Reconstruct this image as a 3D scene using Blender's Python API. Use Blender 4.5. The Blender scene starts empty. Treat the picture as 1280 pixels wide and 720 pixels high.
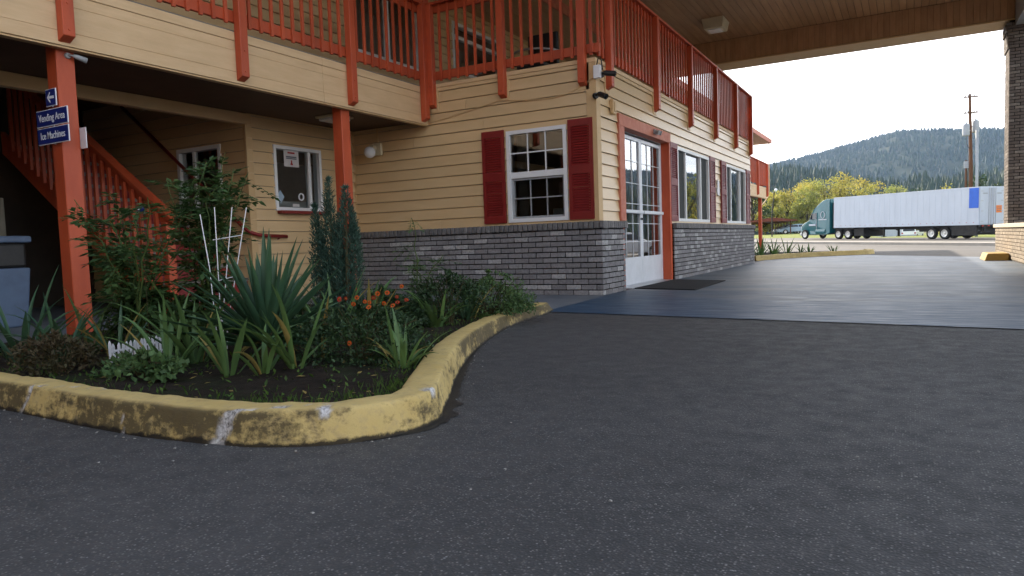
import bpy, bmesh, math, random
from mathutils import Vector, Matrix, noise
R = math.radians
random.seed(7)
sc = bpy.context.scene
col = sc.collection

# ---------------------------------------------------------------- camera
PITCH, ROLL, YAW, FPX, CH = -.063336, -.03441, .512618, 883.17, .70
f = Vector((-math.sin(YAW)*math.cos(PITCH), math.cos(YAW)*math.cos(PITCH), math.sin(PITCH)))
r0 = Vector((math.cos(YAW), math.sin(YAW), 0)); u0 = r0.cross(f)
cr = r0*math.cos(ROLL)+u0*math.sin(ROLL); cu = u0*math.cos(ROLL)-r0*math.sin(ROLL)
cam = bpy.data.objects.new('camera', bpy.data.cameras.new('camera')); col.objects.link(cam)
cam.data.lens = FPX/1280*36; cam.data.sensor_width = 36
cam.data.clip_start = .05; cam.data.clip_end = 12000
M = Matrix((cr, cu, -f)).transposed().to_4x4(); M.translation = (0, 0, CH)
cam.matrix_world = M
sc.camera = cam

# ---------------------------------------------------------------- world, sun, exposure
SAZ, SEL = R(40), R(26)          # sun: azimuth left of +Y, elevation
wd = bpy.data.worlds.new('World'); sc.world = wd; wd.use_nodes = True
nt = wd.node_tree; nt.nodes.clear()
sky = nt.nodes.new('ShaderNodeTexSky'); sky.sky_type = 'NISHITA'; sky.sun_disc = False
sky.sun_elevation = SEL; sky.sun_rotation = -SAZ
sky.air_density = 1.0; sky.dust_density = 4.0; sky.ozone_density = 1.0
bg = nt.nodes.new('ShaderNodeBackground'); bg.inputs[1].default_value = .15
wo = nt.nodes.new('ShaderNodeOutputWorld')
# broken white cloud banked along the whole horizon
tc = nt.nodes.new('ShaderNodeTexCoord'); sx = nt.nodes.new('ShaderNodeSeparateXYZ'); nt.links.new(tc.outputs['Generated'], sx.inputs[0])
def wm(op, a, b):
    q = nt.nodes.new('ShaderNodeMath'); q.operation = op
    for i, v in ((0, a), (1, b)):
        if isinstance(v, (int, float)): q.inputs[i].default_value = v
        else: nt.links.new(v, q.inputs[i])
    return q.outputs[0]
den = wm('ADD', wm('MAXIMUM', sx.outputs[2], 0.), .18)
cb = nt.nodes.new('ShaderNodeCombineXYZ'); nt.links.new(wm('DIVIDE', sx.outputs[0], den), cb.inputs[0]); nt.links.new(wm('DIVIDE', sx.outputs[1], den), cb.inputs[1])
cn = nt.nodes.new('ShaderNodeTexNoise'); cn.inputs['Scale'].default_value = 1.1; cn.inputs['Detail'].default_value = 8; cn.inputs['Roughness'].default_value = .58; nt.links.new(cb.outputs[0], cn.inputs['Vector'])
cramp = nt.nodes.new('ShaderNodeValToRGB'); cramp.color_ramp.elements[0].position = .32; cramp.color_ramp.elements[1].position = .56; nt.links.new(cn.outputs['Fac'], cramp.inputs[0])
cmix = nt.nodes.new('ShaderNodeMix'); cmix.data_type = 'RGBA'; 
mr = nt.nodes.new('ShaderNodeMapRange'); mr.interpolation_type = 'SMOOTHSTEP'; nt.links.new(sx.outputs[2], mr.inputs[0])
for i_, v_ in ((1, .18), (2, .75), (3, 1.), (4, .12)): mr.inputs[i_].default_value = v_      # cloud thins towards the zenith
nt.links.new(wm('MULTIPLY', cramp.outputs[0], mr.outputs[0]), cmix.inputs[0]); nt.links.new(sky.outputs[0], cmix.inputs[6]); cmix.inputs[7].default_value = (11.0, 11.2, 11.4, 1)
nt.links.new(cmix.outputs[2], bg.inputs[0]); nt.links.new(bg.outputs[0], wo.inputs[0])
sun = bpy.data.objects.new('sun', bpy.data.lights.new('sun', 'SUN')); col.objects.link(sun)
sun.data.energy = 5.0; sun.data.angle = R(.5); sun.data.color = (1, .9, .76)
SD = Vector((-math.sin(SAZ)*math.cos(SEL), math.cos(SAZ)*math.cos(SEL), math.sin(SEL)))
sun.rotation_euler = SD.to_track_quat('Z', 'Y').to_euler()
sun.location = (-20, 30, 30)
sc.view_settings.view_transform = 'Standard'; sc.view_settings.look = 'None'
sc.view_settings.exposure = 1.25; sc.view_settings.gamma = 1
sc.view_settings.use_curve_mapping = False
sc.render.engine = 'CYCLES'

# ---------------------------------------------------------------- material helpers
class NT:
    def __init__(s, name):
        s.m = bpy.data.materials.new(name); s.m.use_nodes = True
        s.t = s.m.node_tree; s.b = s.t.nodes['Principled BSDF']; s.out = s.t.nodes['Material Output']
    def n(s, typ, **kw):
        nd = s.t.nodes.new('ShaderNode'+typ)
        for k, v in kw.items(): setattr(nd, k, v)
        return nd
    def l(s, a, b): s.t.links.new(a, b)
    def pos(s, scale=(1, 1, 1)):
        g = s.n('NewGeometry')
        if scale == (1, 1, 1): return g.outputs['Position']
        m = s.n('Mapping'); m.inputs['Scale'].default_value = scale; s.l(g.outputs['Position'], m.inputs[0]); return m.outputs[0]
    def noise(s, scale, detail=4, rough=.55, st=(1, 1, 1)):
        nd = s.n('TexNoise'); nd.inputs['Scale'].default_value = scale; nd.inputs['Detail'].default_value = detail
        nd.inputs['Roughness'].default_value = rough; s.l(s.pos(st), nd.inputs['Vector']); return nd.outputs['Fac']
    def ramp(s, fac, stops):
        nd = s.n('ValToRGB'); e = nd.color_ramp.elements
        while len(e) < len(stops): e.new(.5)
        for i, (p, c) in enumerate(stops):
            e[i].position = p; e[i].color = (c, c, c, 1) if isinstance(c, (int, float)) else (*c, 1)
        s.l(fac, nd.inputs[0]); return nd.outputs[0]
    def mix(s, fac, a, b, typ='MIX'):
        nd = s.n('Mix', data_type='RGBA', blend_type=typ)
        for i, v in ((0, fac), (6, a), (7, b)):
            if isinstance(v, (int, float)): nd.inputs[i].default_value = v if i == 0 else (v, v, v, 1)
            elif isinstance(v, tuple): nd.inputs[i].default_value = (*v, 1)
            else: s.l(v, nd.inputs[i])
        return nd.outputs[2]
    def math(s, op, a, b=0.0):
        nd = s.n('Math', operation=op)
        for i, v in ((0, a), (1, b)):
            if isinstance(v, (int, float)): nd.inputs[i].default_value = v
            else: s.l(v, nd.inputs[i])
        return nd.outputs[0]
    def bump(s, h, strength=.3, dist=.01):
        nd = s.n('Bump'); nd.inputs['Strength'].default_value = strength; nd.inputs['Distance'].default_value = dist
        s.l(h, nd.inputs['Height']); s.l(nd.outputs[0], s.b.inputs['Normal'])
    def color(s, c):
        if isinstance(c, tuple): s.b.inputs['Base Color'].default_value = (*c, 1)
        else: s.l(c, s.b.inputs['Base Color'])
    def set(s, rough=None, spec=None, metal=None):
        if rough is not None:
            if isinstance(rough, (int, float)): s.b.inputs['Roughness'].default_value = rough
            else: s.l(rough, s.b.inputs['Roughness'])
        if spec is not None: s.b.inputs['Specular IOR Level'].default_value = spec
        if metal is not None: s.b.inputs['Metallic'].default_value = metal

def pm(name, c, c2=None, scale=6, rough=.6, spec=.4, bump=0, bscale=60, orand=0, metal=0, st=(1, 1, 1), dirt=0, bdist=.004):
    """procedural paint/solid: two-tone noise, per-object variation, dirt, fine relief"""
    s = NT(name)
    if c2 is None: c2 = tuple(x*.8 for x in c)
    cc = s.mix(s.ramp(s.noise(scale, 5, .6, st), [(.35, 0.), (.65, 1.)]), c, c2)
    if dirt: cc = s.mix(s.math('MULTIPLY', s.ramp(s.noise(scale*.37, 8, .7, st), [(.52, 0.), (.75, 1.)]), dirt), cc, (.04, .035, .03))
    if orand:
        oi = s.n('ObjectInfo'); v = s.math('ADD', s.math('MULTIPLY', oi.outputs['Random'], orand), 1-orand/2)
        cc = s.mix(1., cc, v, 'MULTIPLY')
    s.color(cc); s.set(rough, spec, metal)
    if bump: s.bump(s.noise(bscale, 4, .6, st), bump, bdist)
    return s.m

def leafmat(name, c, c2, scale=3, rough=.5, trans=.35, var=.5):
    s = NT(name)
    cc = s.mix(s.ramp(s.noise(scale, 3), [(.3, 0.), (.7, 1.)]), c, c2)
    g = s.n('NewGeometry')
    v = s.math('ADD', s.math('MULTIPLY', g.outputs['Random Per Island'], var), 1-var/2)
    cc = s.mix(1., cc, v, 'MULTIPLY')
    s.color(cc); s.set(rough, .3)
    tr = s.n('BsdfTranslucent'); s.l(cc, tr.inputs[0])
    mx = s.n('MixShader'); mx.inputs[0].default_value = trans
    s.l(s.b.outputs[0], mx.inputs[1]); s.l(tr.outputs[0], mx.inputs[2]); s.l(mx.outputs[0], s.out.inputs[0])
    return s.m

def glassmat(name, ior=1.7, tint=(.75, .8, .78), rough=0.0, wav=.0):
    s = NT(name)
    t = s.n('BsdfTransparent'); t.inputs[0].default_value = (*tint, 1)
    g = s.n('BsdfGlossy'); g.inputs['Roughness'].default_value = rough; g.inputs['Color'].default_value = (.95, .97, 1, 1)
    fr = s.n('Fresnel'); fr.inputs['IOR'].default_value = ior
    if wav:
        b = s.n('Bump'); b.inputs['Strength'].default_value = wav; b.inputs['Distance'].default_value = .003
        s.l(s.noise(1.3, 1), b.inputs['Height']); s.l(b.outputs[0], g.inputs['Normal'])
    mx = s.n('MixShader'); s.l(fr.outputs[0], mx.inputs[0]); s.l(t.outputs[0], mx.inputs[1]); s.l(g.outputs[0], mx.inputs[2])
    s.l(mx.outputs[0], s.out.inputs[0]); return s.m

# ---------------------------------------------------------------- materials
def m_asphalt():
    s = NT('asphalt')
    big = s.noise(.5, 5, .6); mid = s.noise(9, 5, .6)
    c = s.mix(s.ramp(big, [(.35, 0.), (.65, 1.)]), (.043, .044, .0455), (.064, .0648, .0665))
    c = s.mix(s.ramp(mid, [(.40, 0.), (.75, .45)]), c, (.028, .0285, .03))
    v = s.n('TexVoronoi'); v.inputs['Scale'].default_value = 130; s.l(s.pos(), v.inputs['Vector'])
    rnd = s.n('SeparateColor'); s.l(v.outputs['Color'], rnd.inputs[0])
    spot = s.math('MULTIPLY', s.ramp(v.outputs['Distance'], [(.22, 1.), (.5, 0.)]), s.ramp(rnd.outputs[0], [(.45, 0.), (.95, 1.)]))
    c = s.mix(s.math('MULTIPLY', spot, .9), c, s.mix(rnd.outputs[1], (.26, .255, .25), (.13, .12, .11)))
    v2 = s.n('TexVoronoi'); v2.inputs['Scale'].default_value = 11; s.l(s.pos(), v2.inputs['Vector'])
    r2 = s.n('SeparateColor'); s.l(v2.outputs['Color'], r2.inputs[0])
    fl = s.math('MULTIPLY', s.ramp(v2.outputs['Distance'], [(.02, 1.), (.045, 0.)]), s.math('GREATER_THAN', r2.outputs[0], .93))
    c = s.mix(s.math('MULTIPLY', fl, .8), c, (.30, .29, .27))
    oil = s.ramp(s.noise(1.1, 3, .5), [(.66, 0.), (.78, .55)]); c = s.mix(oil, c, (.02, .02, .021))
    wv = s.n('TexVoronoi', feature='DISTANCE_TO_EDGE'); wv.inputs['Scale'].default_value = .38
    wp_ = s.n('VectorMath', operation='ADD'); nv = s.n('TexNoise'); nv.inputs['Scale'].default_value = 2.3; nv.inputs['Detail'].default_value = 6; s.l(s.pos(), nv.inputs['Vector']); s.l(s.pos(), wp_.inputs[0]); s.l(nv.outputs['Color'], wp_.inputs[1]); s.l(wp_.outputs[0], wv.inputs['Vector'])
    crk = s.math('MULTIPLY', s.ramp(wv.outputs['Distance'], [(.0, 1.), (.0035, 0.)]), s.ramp(s.noise(.6, 2), [(.52, 0.), (.6, .8)])); c = s.mix(crk, c, (.012, .012, .012))
    s.color(c); s.set(s.ramp(mid, [(.3, .62), (.7, .85)]), .35)
    h = s.math('ADD', s.math('MULTIPLY', v.outputs['Distance'], -.8), s.math('MULTIPLY', s.noise(240, 3), .5))
    s.bump(h, .6, .003); return s.m
def m_lot():
    s = NT('sunlit_lot_asphalt')
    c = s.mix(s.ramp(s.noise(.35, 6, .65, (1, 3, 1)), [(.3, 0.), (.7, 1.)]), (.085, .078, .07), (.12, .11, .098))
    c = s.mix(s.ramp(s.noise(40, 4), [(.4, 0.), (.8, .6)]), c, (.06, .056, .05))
    s.color(c); s.set(.85, .3); s.bump(s.noise(120, 3), .4, .004); return s.m
def m_slab():
    s = NT('painted_slab')
    wear = s.noise(.9, 8, .68, (.45, 2.2, 1)); fine = s.noise(7, 6, .7, (.3, 2.6, 1)); blot = s.noise(.45, 4, .6)
    c = s.mix(s.ramp(wear, [(.42, 0.), (.58, 1.)]), (.032, .062, .098), (.105, .122, .138))
    c = s.mix(s.ramp(fine, [(.5, 0.), (.72, .65)]), c, (.22, .232, .245))
    c = s.mix(s.ramp(blot, [(.45, 0.), (.7, .7)]), c, (.04, .046, .06))
    # blue paint kept near the doors and the front edge
    sp = s.n('SeparateXYZ'); s.l(s.pos(), sp.inputs[0])
    near = s.math('MULTIPLY', s.math('SUBTRACT', sp.outputs[1], 7.2), .35)
    near = s.math('ADD', near, s.math('MULTIPLY', s.math('SUBTRACT', wear, .5), 2.2))
    c = s.mix(s.ramp(near, [(.0, 1.), (.9, 0.)]), c, (.020, .064, .125))
    s.color(c); s.set(s.ramp(fine, [(.3, .34), (.7, .68)]), .4)
    s.bump(s.math('ADD', fine, s.math('MULTIPLY', s.noise(160, 3), .3)), .18, .004); return s.m
def m_kerb():
    s = NT('kerb_paint')
    at = s.n('Attribute', attribute_name='patch'); ht = s.n('Attribute', attribute_name='side')
    base = s.mix(s.ramp(s.noise(5, 5, .6), [(.3, 0.), (.7, 1.)]), (.56, .43, .175), (.48, .355, .13))
    base = s.mix(s.ramp(s.noise(26, 6, .7), [(.5, 0.), (.75, .6)]), base, (.30, .24, .15))
    st = s.math('ADD', s.noise(2.2, 7, .68, (1, 1, 2.2)), s.math('MULTIPLY', s.math('SUBTRACT', s.noise(30, 6, .7), .5), .5))
    sxp = s.n('SeparateXYZ'); s.l(s.pos(), sxp.inputs[0])
    st = s.math('ADD', st, s.math('MULTIPLY', s.ramp(s.math('MULTIPLY', s.math('ADD', sxp.outputs[0], 3.2), .5), [(.38, 1.), (.56, 0.)]), .15))
    stain = s.math('MULTIPLY', s.ramp(st, [(.50, 0.), (.64, 1.)]), ht.outputs['Fac'])
    c = s.mix(s.math('MULTIPLY', stain, .82), base, (.022, .019, .015))
    sz_ = s.math('ADD', s.math('MULTIPLY', sxp.outputs[2], 18.), s.math('MULTIPLY', s.noise(11, 6, .7), 1.1))
    c = s.mix(s.math('MULTIPLY', s.ramp(sz_, [(.72, .95), (.92, 0.)]), ht.outputs['Fac']), c, (.014, .012, .010))
    topd = s.math('MULTIPLY', s.ramp(s.noise(7, 8, .75), [(.55, 0.), (.75, .5)]), s.math('SUBTRACT', 1., ht.outputs['Fac']))
    c = s.mix(topd, c, (.16, .12, .07))
    c = s.mix(at.outputs['Fac'], c, s.mix(s.ramp(s.noise(45, 6, .7), [(.35, 0.), (.6, 1.)]), (.09, .085, .08), (.62, .62, .62)))
    s.color(c); s.set(.75, .3); s.bump(s.noise(70, 5, .7), .5, .006); return s.m
def m_soil():
    s = NT('garden_soil')
    c = s.mix(s.ramp(s.noise(14, 6, .7), [(.35, 0.), (.7, 1.)]), (.012, .009, .007), (.035, .026, .018))
    c = s.mix(s.ramp(s.noise(60, 4, .7), [(.62, 0.), (.72, .7)]), c, (.10, .08, .055))
    c = s.mix(s.ramp(s.noise(2.3, 5, .6), [(.52, 0.), (.66, .8)]), c, (.016, .03, .008))
    s.color(c); s.set(.95, .2); s.bump(s.noise(45, 6, .75), 1., .02); return s.m
def m_brick(name, a, b, e, m2=.35):
    s = NT(name)
    oi = s.n('ObjectInfo'); at = s.n('Attribute', attribute_name='rnd')
    rv = s.math('FRACT', s.math('ADD', oi.outputs['Random'], at.outputs['Fac']))
    c = s.ramp(rv, [(0., a), (.45, b), (.8, a), (.93, e), (1., e)])
    c = s.mix(s.ramp(s.noise(30, 6, .75), [(.35, 0.), (.7, .7)]), c, tuple(x*.45 for x in a))
    c = s.mix(s.ramp(s.noise(75, 4, .7), [(.6, 0.), (.72, m2)]), c, (.34, .33, .33))
    s.color(c); s.set(.9, .25); s.bump(s.noise(90, 5, .7), .7, .006); return s.m
MT = {}
MT['asphalt'] = m_asphalt(); MT['lot'] = m_lot(); MT['slab'] = m_slab(); MT['kerb'] = m_kerb(); MT['soil'] = m_soil()
MT['brick'] = m_brick('grey_brick', (.22, .215, .225), (.30, .295, .305), (.46, .46, .465))
MT['pbrick'] = m_brick('pillar_brick', (.12, .10, .09), (.17, .145, .125), (.25, .22, .19), .3)
MT['litbrick'] = m_brick('sun_toned_brick', (.30, .25, .19), (.36, .30, .23), (.42, .35, .27), .3)  # same brick as the pillar, with sunlight put into a paler, warmer colour
MT['cap'] = m_brick('cap_brick', (.16, .157, .16), (.20, .195, .195), (.24, .235, .235), .12)
MT['mortar'] = pm('mortar', (.010, .0095, .0095), (.018, .017, .0165), 30, .95, .2, .6, 120)
MT['mortar2'] = pm('pale_mortar', (.08, .065, .05), (.11, .09, .07), 30, .95, .2, .6, 120)
MT['stone'] = pm('cap_stone', (.55, .47, .36), (.45, .38, .29), 12, .8, .3, .3)
MT['siding'] = pm('tan_siding', (.60, .43, .235), (.56, .395, .21), 1.6, .38, .65, .12, 30, .07, st=(1, 1, 5), dirt=.10)
MT['fascia'] = pm('tan_fascia', (.64, .455, .265), (.58, .40, .225), 2.5, .6, .35, .25, 14, .08, st=(1, 1, 7), dirt=.12)
MT['trim'] = pm('tan_trim', (.58, .40, .21), (.54, .37, .19), 4, .55, .35, .1, dirt=.1)
MT['orange'] = pm('orange_paint', (.48, .085, .031), (.38, .060, .022), 5, .45, .4, .3, 26, .22, st=(1, 1, .35), dirt=.35)
MT['salmon'] = pm('faded_salmon_paint', (.52, .20, .13), (.44, .12, .07), 9, .6, .35, .2, 40)
MT['red'] = pm('dark_red_paint', (.21, .016, .014), (.175, .012, .011), 5, .42, .45, .08)
MT['redfade'] = pm('faded_red_paint', (.21, .045, .05), (.16, .022, .026), 8, .5, .4, .1)
MT['white'] = pm('white_vinyl', (.74, .76, .78), (.69, .71, .73), 6, .4, .45, dirt=.06)
MT['alu'] = pm('white_aluminium', (.70, .74, .80), (.64, .68, .73), 6, .35, .5, dirt=.08)
MT['screen'] = pm('window_screen', (.05, .055, .055), (.07, .075, .075), 300, .9, .2)
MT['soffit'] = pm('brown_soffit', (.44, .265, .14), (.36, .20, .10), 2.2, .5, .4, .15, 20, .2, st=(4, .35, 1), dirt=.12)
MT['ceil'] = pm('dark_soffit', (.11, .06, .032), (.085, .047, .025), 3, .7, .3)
MT['deck'] = pm('deck_grey', (.20, .18, .16), (.16, .145, .13), 6, .8, .3, .3)
MT['concrete'] = pm('walkway_concrete', (.12, .14, .17), (.16, .175, .195), 2.5, .75, .35, .3, 80, dirt=.3)
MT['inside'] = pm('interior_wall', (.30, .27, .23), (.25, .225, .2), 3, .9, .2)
MT['alcove'] = pm('shade_toned_alcove_wall', (.07, .055, .045), (.055, .045, .036), 3, .9, .2)  # tan wall in truth; the recess's shade is put into this darker colour
MT['infloor'] = pm('interior_floor', (.10, .08, .06), (.08, .065, .05), 5, .6, .3)
MT['curtain'] = pm('curtain', (.45, .46, .47), (.38, .39, .4), 8, .9, .1, st=(30, 30, .3))
MT['black'] = pm('black_plastic', (.012, .012, .013), (.02, .02, .02), 9, .45, .4)
MT['mat'] = pm('black_rubber_mat', (.010, .010, .011), (.018, .018, .019), 50, .9, .2, .8, 220)
MT['steel'] = pm('galvanised_steel', (.42, .43, .45), (.34, .35, .37), 9, .4, .5, metal=.6)
MT['greyp'] = pm('grey_paint', (.32, .34, .36), (.27, .285, .3), 9, .5, .4)
MT['signblue'] = pm('sign_blue', (.012, .022, .16), (.01, .018, .13), 9, .4, .45)
MT['signwhite'] = pm('sign_white', (.75, .76, .80), (.70, .71, .75), 9, .45, .4)
MT['paper'] = pm('paper', (.62, .60, .60), (.57, .55, .55), 9, .8, .2)
MT['inkred'] = pm('ink_red', (.35, .03, .03), (.3, .03, .03), 9, .7, .2)
MT['inkgrey'] = pm('ink_grey', (.12, .13, .16), (.15, .16, .19), 90, .7, .2)
MT['paleblue'] = pm('pale_blue', (.35, .45, .55), (.3, .4, .5), 9, .6, .3)
MT['binblue'] = pm('bin_blue', (.10, .15, .24), (.08, .12, .2), 5, .55, .4)
MT['cream'] = pm('cream_plastic', (.62, .55, .38), (.56, .49, .34), 5, .5, .4)
MT['machine'] = pm('beige_enamel', (.30, .29, .24), (.26, .25, .2), 3, .45, .4, dirt=.2)
MT['globe'] = pm('opal_glass', (.72, .74, .78), (.68, .70, .74), 5, .15, .5)
MT['glass'] = glassmat('window_glass', 2.8, wav=.02)
MT['dimglass'] = glassmat('shaded_glass', 1.55, wav=.02)
MT['doorglass'] = glassmat('door_glass', 4.0, (.55, .6, .61), wav=.015)
MT['carglass'] = pm('car_glass', (.012, .015, .018), (.02, .024, .028), 3, .06, .6)
MT['teal'] = pm('teal_truck_paint', (.010, .11, .13), (.009, .095, .115), 2, .12, .6)
MT['trailer'] = pm('white_trailer_skin', (.44, .485, .55), (.41, .45, .51), 1.3, .38, .5, dirt=.08, st=(1, 1, .4))
MT['tarp'] = pm('blue_panel', (.02, .11, .52), (.018, .095, .46), 3, .5, .4)
MT['placard'] = pm('orange_placard', (.72, .19, .02), (.66, .17, .02), 9, .5, .4)
MT['tyre'] = pm('tyre_rubber', (.014, .014, .014), (.022, .021, .02), 9, .85, .2)
MT['rim'] = pm('wheel_rim', (.55, .54, .52), (.46, .45, .43), 12, .35, .5, metal=.5)
MT['under'] = pm('black_chassis', (.012, .012, .012), (.03, .027, .024), 5, .7, .3)
MT['whitecar'] = pm('white_car_paint', (.72, .73, .74), (.69, .70, .71), 3, .2, .6)
MT['silvercar'] = pm('silver_car_paint', (.35, .38, .40), (.33, .36, .38), 3, .25, .6)
MT['lamp'] = pm('tail_lamp_red', (.35, .01, .01), (.3, .01, .01), 9, .3, .5)
MT['wood'] = pm('pole_wood', (.13, .062, .032), (.085, .042, .024), 5, .9, .2, .5, 20, st=(3, 3, .3))
MT['sidewalk'] = pm('pale_sidewalk', (.34, .31, .27), (.29, .265, .23), 1.2, .9, .2, .2)
MT['grass'] = pm('verge_grass', (.13, .17, .03), (.19, .20, .05), .5, .95, .1, .8, 14)
MT['field'] = pm('far_ground', (.09, .10, .04), (.13, .12, .06), .05, .95, .1)
MT['roof'] = pm('asphalt_shingle', (.09, .075, .065), (.12, .10, .085), 3, .9, .2, .4, 30)
MT['redroof'] = pm('red_brown_roof', (.16, .05, .032), (.12, .04, .026), 1, .8, .2)
MT['housewall'] = pm('pale_house_wall', (.50, .53, .58), (.45, .48, .53), 1, .8, .2)
MT['hill'] = pm('forest_floor', (.018, .030, .014), (.03, .042, .018), .02, .95, .1)
MT['conifer'] = leafmat('conifer_green', (.018, .036, .017), (.032, .055, .022), .012, .8, .08, .3)
MT['iris'] = leafmat('iris_leaf', (.115, .20, .058), (.085, .165, .065), 4, .42, .3, .5)
MT['irisdry'] = leafmat('dry_leaf', (.30, .22, .07), (.22, .2, .06), 8, .6, .3, .5)
MT['yucca'] = leafmat('yucca_leaf', (.035, .085, .050), (.060, .125, .058), 5, .4, .2, .5)
MT['rose'] = leafmat('shrub_leaf', (.045, .10, .036), (.08, .14, .042), 4, .5, .35, .8)
MT['bushleaf'] = leafmat('bush_leaf', (.06, .125, .045), (.10, .165, .06), 6, .5, .3, .7)
MT['mumleaf'] = leafmat('flower_leaf', (.025, .055, .022), (.04, .075, .03), 6, .55, .25, .7)
MT['brownleaf'] = leafmat('brown_leaf', (.06, .04, .02), (.045, .05, .022), 6, .7, .2, .7)
MT['juniper'] = leafmat('juniper_leaf', (.028, .068, .050), (.055, .105, .075), 9, .6, .15, .8)
MT['moss'] = leafmat('moss_grass', (.04, .09, .015), (.07, .12, .022), 6, .6, .3, .7)
MT['stem'] = pm('stem_brown', (.07, .06, .03), (.05, .045, .02), 12, .8, .2)
MT['stemgreen'] = pm('stem_green', (.07, .11, .03), (.06, .09, .03), 12, .7, .2)
MT['petal'] = leafmat('orange_petal', (.62, .13, .02), (.5, .075, .015), 20, .5, .35, .4)
MT['petal2'] = leafmat('rust_petal', (.38, .035, .015), (.3, .03, .02), 20, .5, .35, .4)
MT['disc'] = pm('flower_disc', (.10, .03, .008), (.25, .12, .01), 90, .8, .2)
MT['yleaf'] = leafmat('yellow_leaf', (.40, .32, .06), (.22, .25, .06), .14, .6, .45, .6)
MT['gleaf'] = leafmat('green_leaf', (.19, .23, .06), (.28, .28, .07), .25, .6, .45, .6)
MT['dleaf'] = leafmat('dark_leaf', (.025, .05, .016), (.04, .065, .02), .3, .6, .3, .6)
MT['bark'] = pm('bark', (.06, .045, .03), (.04, .03, .02), 6, .9, .2)
MT['pebble'] = pm('pale_pebble', (.35, .34, .32), (.25, .24, .22), 40, .8, .3)

# ---------------------------------------------------------------- mesh helpers
WL = {}
class MB:
    def __init__(s): s.v = []; s.f = []; s.att = {}
    def add(s, vs, fs):
        b = len(s.v); s.v += [tuple(v) for v in vs]; s.f += [tuple(b+i for i in q) for q in fs]; return s
    def box(s, x0, x1, y0, y1, z0, z1):
        return s.add([(x0, y0, z0), (x1, y0, z0), (x1, y1, z0), (x0, y1, z0), (x0, y0, z1), (x1, y0, z1), (x1, y1, z1), (x0, y1, z1)],
                     [(3, 2, 1, 0), (4, 5, 6, 7), (0, 1, 5, 4), (1, 2, 6, 5), (2, 3, 7, 6), (3, 0, 4, 7)])
    def hexa(s, p):      # eight points: bottom ring then top ring
        return s.add(p, [(3, 2, 1, 0), (4, 5, 6, 7), (0, 1, 5, 4), (1, 2, 6, 5), (2, 3, 7, 6), (3, 0, 4, 7)])
    def bar(s, a, b, w, h, up=(0, 0, 1)):
        a = Vector(a); b = Vector(b); d = (b-a).normalized(); x = d.cross(Vector(up)).normalized(); y = x.cross(d)
        p = []
        for c in (a, b):
            p += [c-x*w/2-y*h/2, c+x*w/2-y*h/2, c+x*w/2+y*h/2, c-x*w/2+y*h/2]
        return s.hexa(p)
    def tube(s, pts, r, n=8, caps=True):
        pts = [Vector(p) for p in pts]; k = len(pts)
        rr = r if isinstance(r, (list, tuple)) else [r]*k
        b = len(s.v); prev = None
        for i, p in enumerate(pts):
            d = (pts[min(i+1, k-1)]-pts[max(i-1, 0)]).normalized()
            if prev is None: x = d.orthogonal().normalized()
            else: x = (prev-d*prev.dot(d)).normalized()
            prev = x; y = d.cross(x)
            for j in range(n):
                a = 2*math.pi*j/n; s.v.append(tuple(p+(x*math.cos(a)+y*math.sin(a))*rr[i]))
        for i in range(k-1):
            for j in range(n):
                s.f.append((b+i*n+j, b+i*n+(j+1) % n, b+(i+1)*n+(j+1) % n, b+(i+1)*n+j))
        if caps:
            s.f.append(tuple(b+j for j in reversed(range(n)))); s.f.append(tuple(b+(k-1)*n+j for j in range(n)))
        return s
    def cyl(s, a, b, r0, r1=None, n=16): return s.tube([a, b], [r0, r0 if r1 is None else r1], n)
    def prism(s, poly, axis, a, b):
        n = len(poly)
        def P(p, t):
            return {'x': (t, p[0], p[1]), 'y': (p[0], t, p[1]), 'z': (p[0], p[1], t)}[axis]
        vs = [P(p, a) for p in poly]+[P(p, b) for p in poly]
        return s.add(vs, [tuple(reversed(range(n))), tuple(range(n, 2*n))]+[(i, (i+1) % n, n+(i+1) % n, n+i) for i in range(n)])
    def lathe(s, prof, c, n=16):
        b = len(s.v)
        for r_, z in prof:
            for j in range(n):
                a = 2*math.pi*j/n; s.v.append((c[0]+r_*math.cos(a), c[1]+r_*math.sin(a), c[2]+z))
        for i in range(len(prof)-1):
            for j in range(n): s.f.append((b+i*n+j, b+i*n+(j+1) % n, b+(i+1)*n+(j+1) % n, b+(i+1)*n+j))
        return s
    def mesh(s, name, off=(0, 0, 0), bevel=0, seg=1, smooth=False):
        me = bpy.data.meshes.new(name)
        o = off
        me.from_pydata([(v[0]-o[0], v[1]-o[1], v[2]-o[2]) for v in s.v], [], s.f)
        if bevel:
            bm = bmesh.new(); bm.from_mesh(me)
            bmesh.ops.recalc_face_normals(bm, faces=bm.faces)
            bmesh.ops.bevel(bm, geom=bm.edges[:], offset=bevel, segments=seg, affect='EDGES', profile=.5)
            bm.to_mesh(me); bm.free()
        for k, vals in s.att.items():
            a = me.attributes.new(k, 'FLOAT', 'POINT'); a.data.foreach_set('value', vals)
        if smooth: me.polygons.foreach_set('use_smooth', [True]*len(me.polygons))
        me.update(); return me
    def build(s, name, m, parent=None, bevel=0, seg=1, smooth=False, auto=False):
        off = WL.get(parent, (0, 0, 0)) if parent else (0, 0, 0)
        me = s.mesh(name, off, bevel, seg, smooth)
        me.materials.append(MT[m] if isinstance(m, str) else m)
        o = bpy.data.objects.new(name, me); col.objects.link(o)
        if parent: o.parent = parent; WL[o] = off
        else: WL[o] = (0, 0, 0)
        if auto: o.modifiers.new('weighted', 'WEIGHTED_NORMAL')
        return o
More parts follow.
